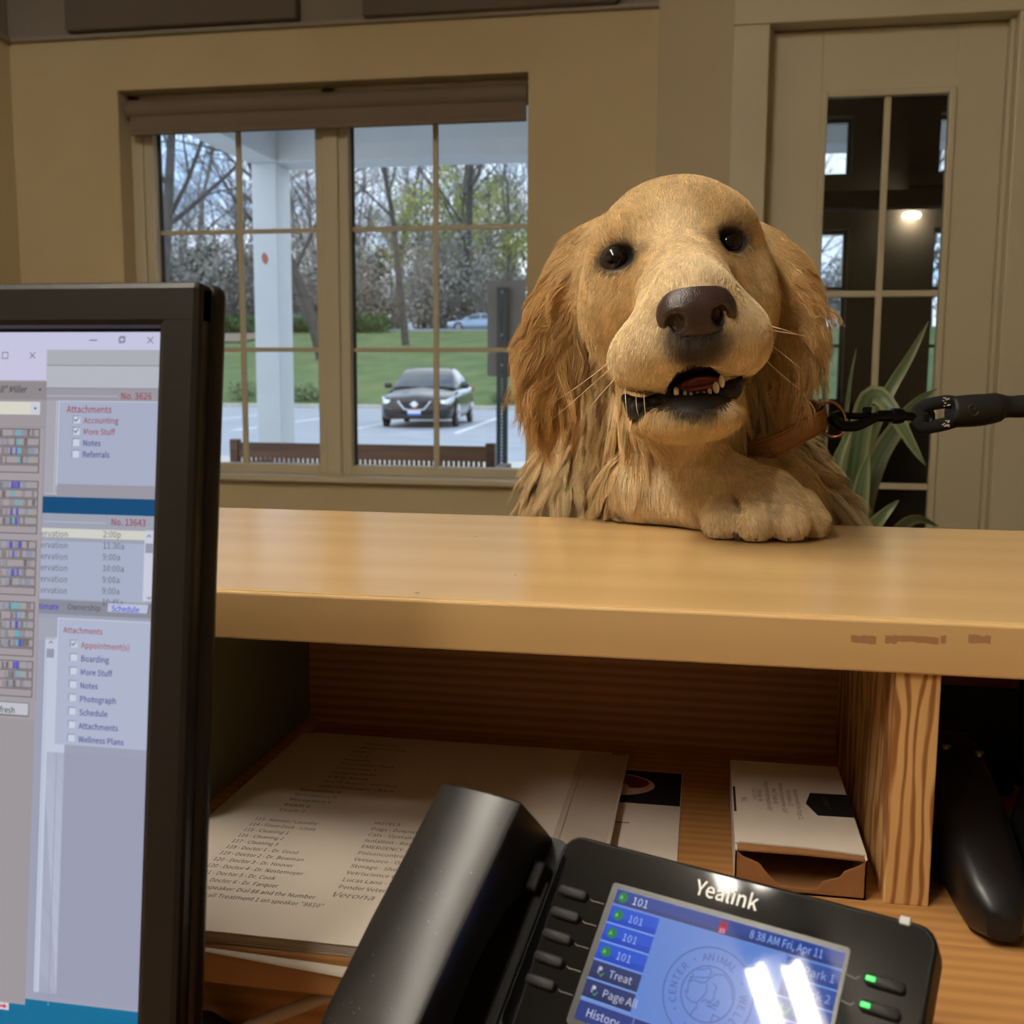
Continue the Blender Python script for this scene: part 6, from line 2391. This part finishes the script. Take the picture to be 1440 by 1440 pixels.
# ================================================================== COLLAR, LEASH, PLANT
leather = noisy('tan_corduroy_band', (168, 118, 74), (150, 102, 62), 60, .7, bump=.3, bscale=400)
lining = noisy('brown_band_lining', (112, 70, 36), (98, 60, 30), 60, .8)
rose = mat('rose_gold_metal', (196, 140, 108), .2, 1.0)
loop = [(1158, 590, .925), (1128, 606, .893), (1085, 628, .884), (1020, 646, .912), (940, 652, .925), (872, 642, .95), (842, 612, .97), (846, 585, 1.01), (860, 560, 1.045), (960, 548, 1.075), (1050, 552, 1.055), (1110, 566, 1.005), (1148, 580, .958)]
P_ = np.array([c2w(CC(*q)) for q in loop])
# smooth closed curve through the loop
def closed_curve(P, n=120):
    m = len(P)
    out = []
    for k in range(n):
        t = k / n * m
        i = int(t) % m
        f = t - int(t)
        p0, p1, p2, p3 = P[(i - 1) % m], P[i], P[(i + 1) % m], P[(i + 2) % m]
        out.append(.5 * (2 * p1 + (p2 - p0) * f + (2 * p0 - 5 * p1 + 4 * p2 - p3) * f * f + (3 * p1 - p0 - 3 * p2 + p3) * f ** 3))
    return np.array(out)
LC = closed_curve(P_)
cen_ = LC.mean(0)
nrm_ = np.cross(LC[30] - LC[0], LC[60] - LC[0])
nrm_ /= np.linalg.norm(nrm_)
if nrm_[2] < 0:
    nrm_ = -nrm_
upv = nrm_ * .75 + np.array([0, 0, .4])
upv /= np.linalg.norm(upv)
col_ = thing('dog_collar', 'tan corduroy dog collar with a rose gold ring around the retriever neck', 'collar', tuple(cen_))
def band(w0, w1, off, th, nm, mtl):
    secs = []
    for i in range(len(LC)):
        out = LC[i] - cen_
        out -= upv * (out @ upv)
        out /= np.linalg.norm(out)
        c_ = LC[i] - cen_
        secs.append([c_ + upv * w0 + out * off, c_ + upv * w1 + out * off, c_ + upv * w1 + out * (off + th), c_ + upv * w0 + out * (off + th)])
    secs.append(secs[0])
    return MB().loft(secs, cap=False).build(nm, mtl, col_, 40)
band(-.0105, .0105, 0, .0018, 'band', leather)
band(-.0102, .0102, -.0012, .0013, 'lining', lining)
for w in (-.0085, .0075):
    band(w, w + .0008, .0017, .0004, 'stitching', mat('brown_thread', (130, 78, 44), .7))
rc = c2w(CC(1169, 590, .921))
def ring_pts(c, e1, e2, r1, r2, n=40):
    return [c + e1 * r1 * math.cos(2 * math.pi * k / n) + e2 * r2 * math.sin(2 * math.pi * k / n) for k in range(n + 1)]
e1 = CW[0] * .92 + CW[2] * .4
e1 /= np.linalg.norm(e1)
MB().tube([p - cen_ for p in ring_pts(rc, e1, CW[1] * .97 - CW[0] * .15, .0115, .0155)], .0016, 8, cap=False).build('ring', rose, col_, 60)
MB().tube([p - cen_ for p in (c2w(CC(1156, 575, .922)), c2w(CC(1160, 590, .921)), c2w(CC(1157, 604, .920)))], .0032, 8).build('ring_tab', leather, col_, 60)

LD = .918
def lp(px, py, d=0.0):
    return c2w(CC(px, py, LD + d))
l0 = lp(1290, 585)
leash = thing('dog_leash', 'black dog leash with a snap hook and rubber sleeve pulled out to the right', 'leash', tuple(l0))
blackm = mat('black_hook_metal', (22, 22, 24), .28, .8)
rub = noisy('black_rubber_sleeve', (22, 22, 22), (17, 17, 17), 200, .55)
rope_m = noisy('black_rope', (24, 24, 25), (15, 15, 16), 900, .8, bump=.6, bscale=1500)
def lt(pts, r, nm, mtl, n=10, cap=True, flat=1.0):
    return MB().tube([p - l0 for p in pts], r, n, cap=cap, flat=flat).build(nm, mtl, leash, 60)
def smooth_pts(P, n=40):
    P = [np.array(p) for p in P]
    P = [2 * P[0] - P[1]] + P + [2 * P[-1] - P[-2]]
    out = []
    m = len(P) - 3
    for k in range(n + 1):
        t = k / n * m
        i = min(int(t), m - 1)
        f = t - i
        p0, p1, p2, p3 = P[i:i + 4]
        out.append(.5 * (2 * p1 + (p2 - p0) * f + (2 * p0 - 5 * p1 + 4 * p2 - p3) * f * f + (3 * p1 - p0 - 3 * p2 + p3) * f ** 3))
    return out
hk_ = smooth_pts([lp(1234, 586), lp(1222, 592, -.003), lp(1205, 599, -.006), lp(1186, 599, -.008), lp(1173, 592, -.006), lp(1172, 586, -.002), lp(1180, 583, .004)], 30)
lt(hk_, [.0042] * 8 + [.0046] * 15 + [.0038] * 8, 'hook', blackm)
lt(smooth_pts([lp(1180, 583, .004), lp(1200, 585, .004), lp(1234, 585, .001)], 8), .0030, 'gate', blackm)
MB().rbox(-.004, .004, -.002, .002, -.002, .003, .001).build('thumb_catch', blackm, leash).location = tuple(lp(1219, 577) - l0)
lt([lp(1232, 585), lp(1255, 585)], .0052, 'hook_body', blackm, 12)
lt([lp(1254, 585), lp(1258, 585), lp(1264, 585), lp(1270, 585)], [.0066, .0070, .0070, .0060], 'swivel', blackm, 14)
lt([lp(1268, 585), lp(1290, 586)], .0040, 'swivel_pin', blackm)
er = [p for p in ring_pts(lp(1300, 586), CW[0], CW[1], .0070, .0072, 24)]
lt(er, .0024, 'swivel_eye', blackm, 8, False)
for s in (-1, 1):
    lt(smooth_pts([lp(1296, 586), lp(1291, 586 + s * 8), lp(1300, 586 + s * 15), lp(1316, 583 + s * 16), lp(1334, 580 + s * 15), lp(1352, 579 + s * 10)], 20), .0058, 'rope_loop', rope_m, 10)
    R2 = random.Random(5 + s)
    fk = MB()
    for i in range(12):
        q = lp(1329 + R2.uniform(-3, 7), 580 + s * 15 + R2.uniform(-7, 7), -.0062)
        fk.box(-.0007, .0007, -.0004, .0004, -.0004, .0004)
        fk.v[-8:] = [tuple(np.array(v) + q - l0) for v in fk.v[-8:]]
    o = fk.build('reflective_flecks', mat('pale_reflective', (206, 196, 176), .4), leash)
    o['kind'] = 'stuff'
sl_ = smooth_pts([lp(1336, 579), lp(1342, 579), lp(1360, 578), lp(1385, 576), lp(1402, 573), lp(1410, 572), lp(1425, 572), lp(1445, 571), lp(1460, 571)], 24)
rr_ = np.interp(np.linspace(0, 1, 25), [0, .08, .3, .5, .66, .72, .8, .97, 1], [.0125, .0134, .0140, .0128, .0098, .0092, .0098, .0096, .008])
lt(sl_, list(rr_), 'rubber_sleeve', rub, 20)
# embossed swirl on the sleeve
sw = [lp(1368 + 9 * math.cos(a) * (1 - a / 9), 575 + 11 * math.sin(a) * (1 - a / 9), -.0140) for a in np.linspace(.3, 6.6, 22)]
lt(sw, .0006, 'embossed_swirl', mat('black_emboss', (32, 32, 32), .45), 6)
rp = smooth_pts([lp(1455, 571), lp(1500, 570), lp(1600, 560), lp(1750, 530), lp(1900, 480)], 20)
lt(rp, .0060, 'rope', rope_m, 10)

# ------------------------------------------------------------------ variegated plant by the door
pot_c = np.array([.40, 2.75, 0.0])
plant = thing('potted_plant', 'potted plant with long striped green leaves beside the door', 'plant', tuple(pot_c))
potm = noisy('grey_glazed_pot', (96, 92, 86), (84, 80, 75), 20, .4)
MB().lathe([(.11, 0), (.125, .02), (.15, .36), (.158, .38), (.158, .41), (.146, .41), (.142, .37)], (0, 0, 0), 32).build('pot', potm, plant, 40)
MB().lathe([(.0, .372), (.142, .37)], (0, 0, 0), 32, cap=False).build('soil', noisy('dark_soil', (44, 34, 28), (30, 24, 20), 60, .95, bump=.6), plant)
lm = bpy.data.materials.new('striped_leaf')
lm.use_nodes = True
MATS['striped_leaf'] = lm
b_ = lm.node_tree.nodes['Principled BSDF']
b_.inputs['Roughness'].default_value = .42
at = nd(lm, 'ShaderNodeAttribute', attribute_name='col')
lk(lm, at.outputs['Color'], b_.inputs['Base Color'])
b_.inputs['Subsurface Weight'].default_value = .0
def leaf(pts, w, seed, dark=False, tw=0.0):
    """pts: (px, py, D) from the base to the tip; strap leaf folded along its midrib, pale margins and streaks"""
    W_ = smooth_pts([c2w(CC(*p)) for p in pts], 22)
    R2 = random.Random(seed)
    n = len(W_)
    V, F, Cc = [], [], []
    K_ = 7
    for i, p in enumerate(W_):
        t = i / (n - 1)
        tan = W_[min(i + 1, n - 1)] - W_[max(i - 1, 0)]
        tan /= np.linalg.norm(tan)
        tocam = CAM - p
        tocam /= np.linalg.norm(tocam)
        side = np.cross(tan, tocam)
        side /= np.linalg.norm(side)
        a = tw * t
        side = side * math.cos(a) + np.cross(tan, side) * math.sin(a)
        face = np.cross(side, tan)
        ww = w * min(1, .35 + 2.2 * t) * (1 - t ** 3.2) + .0008
        for k in range(K_):
            s = (k / (K_ - 1) - .5) * 2
            V.append(p + side * ww * s + face * (abs(s) * ww * .28) - pot_c)
    n1 = len(V)
    for i in range(n - 1):
        for k in range(K_ - 1):
            F.append((i * K_ + k, i * K_ + k + 1, (i + 1) * K_ + k + 1, (i + 1) * K_ + k))
            e = k in (0, K_ - 2)
            c_ = (134, 138, 98) if e else ((104, 118, 84), (84, 104, 70), (98, 114, 80), (80, 100, 68))[k % 4]
            Cc.append(lin(c_))
    # thin back
    th_ = .0012
    V2 = [v + np.array([0, th_, -.0004]) for v in V]
    F2 = [tuple(q + n1 for q in f[::-1]) for f in F]
    rim = [i * K_ for i in range(n)] + [(n - 1) * K_ + k for k in range(1, K_)] + [i * K_ + K_ - 1 for i in range(n - 2, -1, -1)] + list(range(K_ - 2, 0, -1))
    F3 = [(rim[q], rim[(q + 1) % len(rim)], rim[(q + 1) % len(rim)] + n1, rim[q] + n1) for q in range(len(rim))]
    FF = F + F2 + F3
    CC_ = Cc + Cc + [lin((140, 144, 98))] * len(F3)
    me = bpy.data.meshes.new('leaf')
    me.from_pydata([tuple(v) for v in V + V2], [], FF)
    ca = me.color_attributes.new('col', 'FLOAT_COLOR', 'CORNER')
    ca.data.foreach_set('color', np.array([c_ for f, c_ in zip(FF, CC_) for _ in f], f32).ravel())
    me.materials.append(lm)
    shade(me, 50)
    return link('leaf', me, plant)
base = w2c(pot_c + np.array([0, 0, .37]))
bx_, by_, bD = 720 + FPX * base[0] / -base[2], 720 - FPX * base[1] / -base[2], -base[2]
def Lf(pts, w, seed, dark=False, tw=0.0, j=0):
    leaf([(bx_ + j, by_, bD), (bx_ * .6 + pts[0][0] * .4 + j * .5, (by_ + pts[0][1]) / 2, (bD + pts[0][2]) / 2)] + pts, w, seed, dark, tw)
Lf([(1190, 745, 2.60), (1210, 650, 2.55), (1245, 560, 2.5), (1280, 500, 2.5), (1306, 451, 2.5)], .020, 1, True, .2, 4)
Lf([(1190, 760, 2.55), (1205, 640, 2.48), (1218, 570, 2.42), (1234, 556, 2.38), (1256, 580, 2.35), (1282, 625, 2.34), (1302, 655, 2.34)], .026, 2, False, -.2, -3)
Lf([(1200, 780, 2.62), (1228, 660, 2.62), (1262, 600, 2.62), (1290, 566, 2.63), (1318, 546, 2.64)], .027, 3, False, .2, 6)
Lf([(1205, 800, 2.5), (1207, 720, 2.45), (1214, 670, 2.43), (1222, 638, 2.42)], .027, 4, True, .1, 0)
Lf([(1212, 770, 2.45), (1226, 742, 2.42), (1246, 720, 2.40), (1264, 703, 2.40)], .020, 5, True, .1, 8)
Lf([(1175, 760, 2.60), (1178, 680, 2.58), (1190, 620, 2.56), (1202, 590, 2.55)], .022, 6, False, .1, -6)
Lf([(1160, 740, 2.75), (1158, 620, 2.75), (1163, 520, 2.76), (1168, 470, 2.78), (1164, 450, 2.78)], .010, 7, True, .1, -8)
Lf([(1150, 745, 2.70), (1140, 640, 2.68), (1142, 560, 2.67), (1152, 500, 2.67)], .016, 8, True, .1, -10)
Lf([(1185, 740, 2.85), (1187, 620, 2.9), (1195, 540, 2.95), (1204, 490, 3.0)], .007, 9, True, 0, 2)
Lf([(1165, 765, 2.5), (1166, 700, 2.46), (1180, 640, 2.43), (1196, 610, 2.42)], .020, 10, False, 0, -4)
Lf([(1135, 760, 2.6), (1110, 690, 2.55), (1080, 640, 2.5), (1050, 620, 2.45)], .022, 11, False, 0, -12)
Lf([(1240, 790, 2.7), (1265, 745, 2.75), (1290, 730, 2.8), (1320, 740, 2.85)], .020, 12, False, 0, 12)
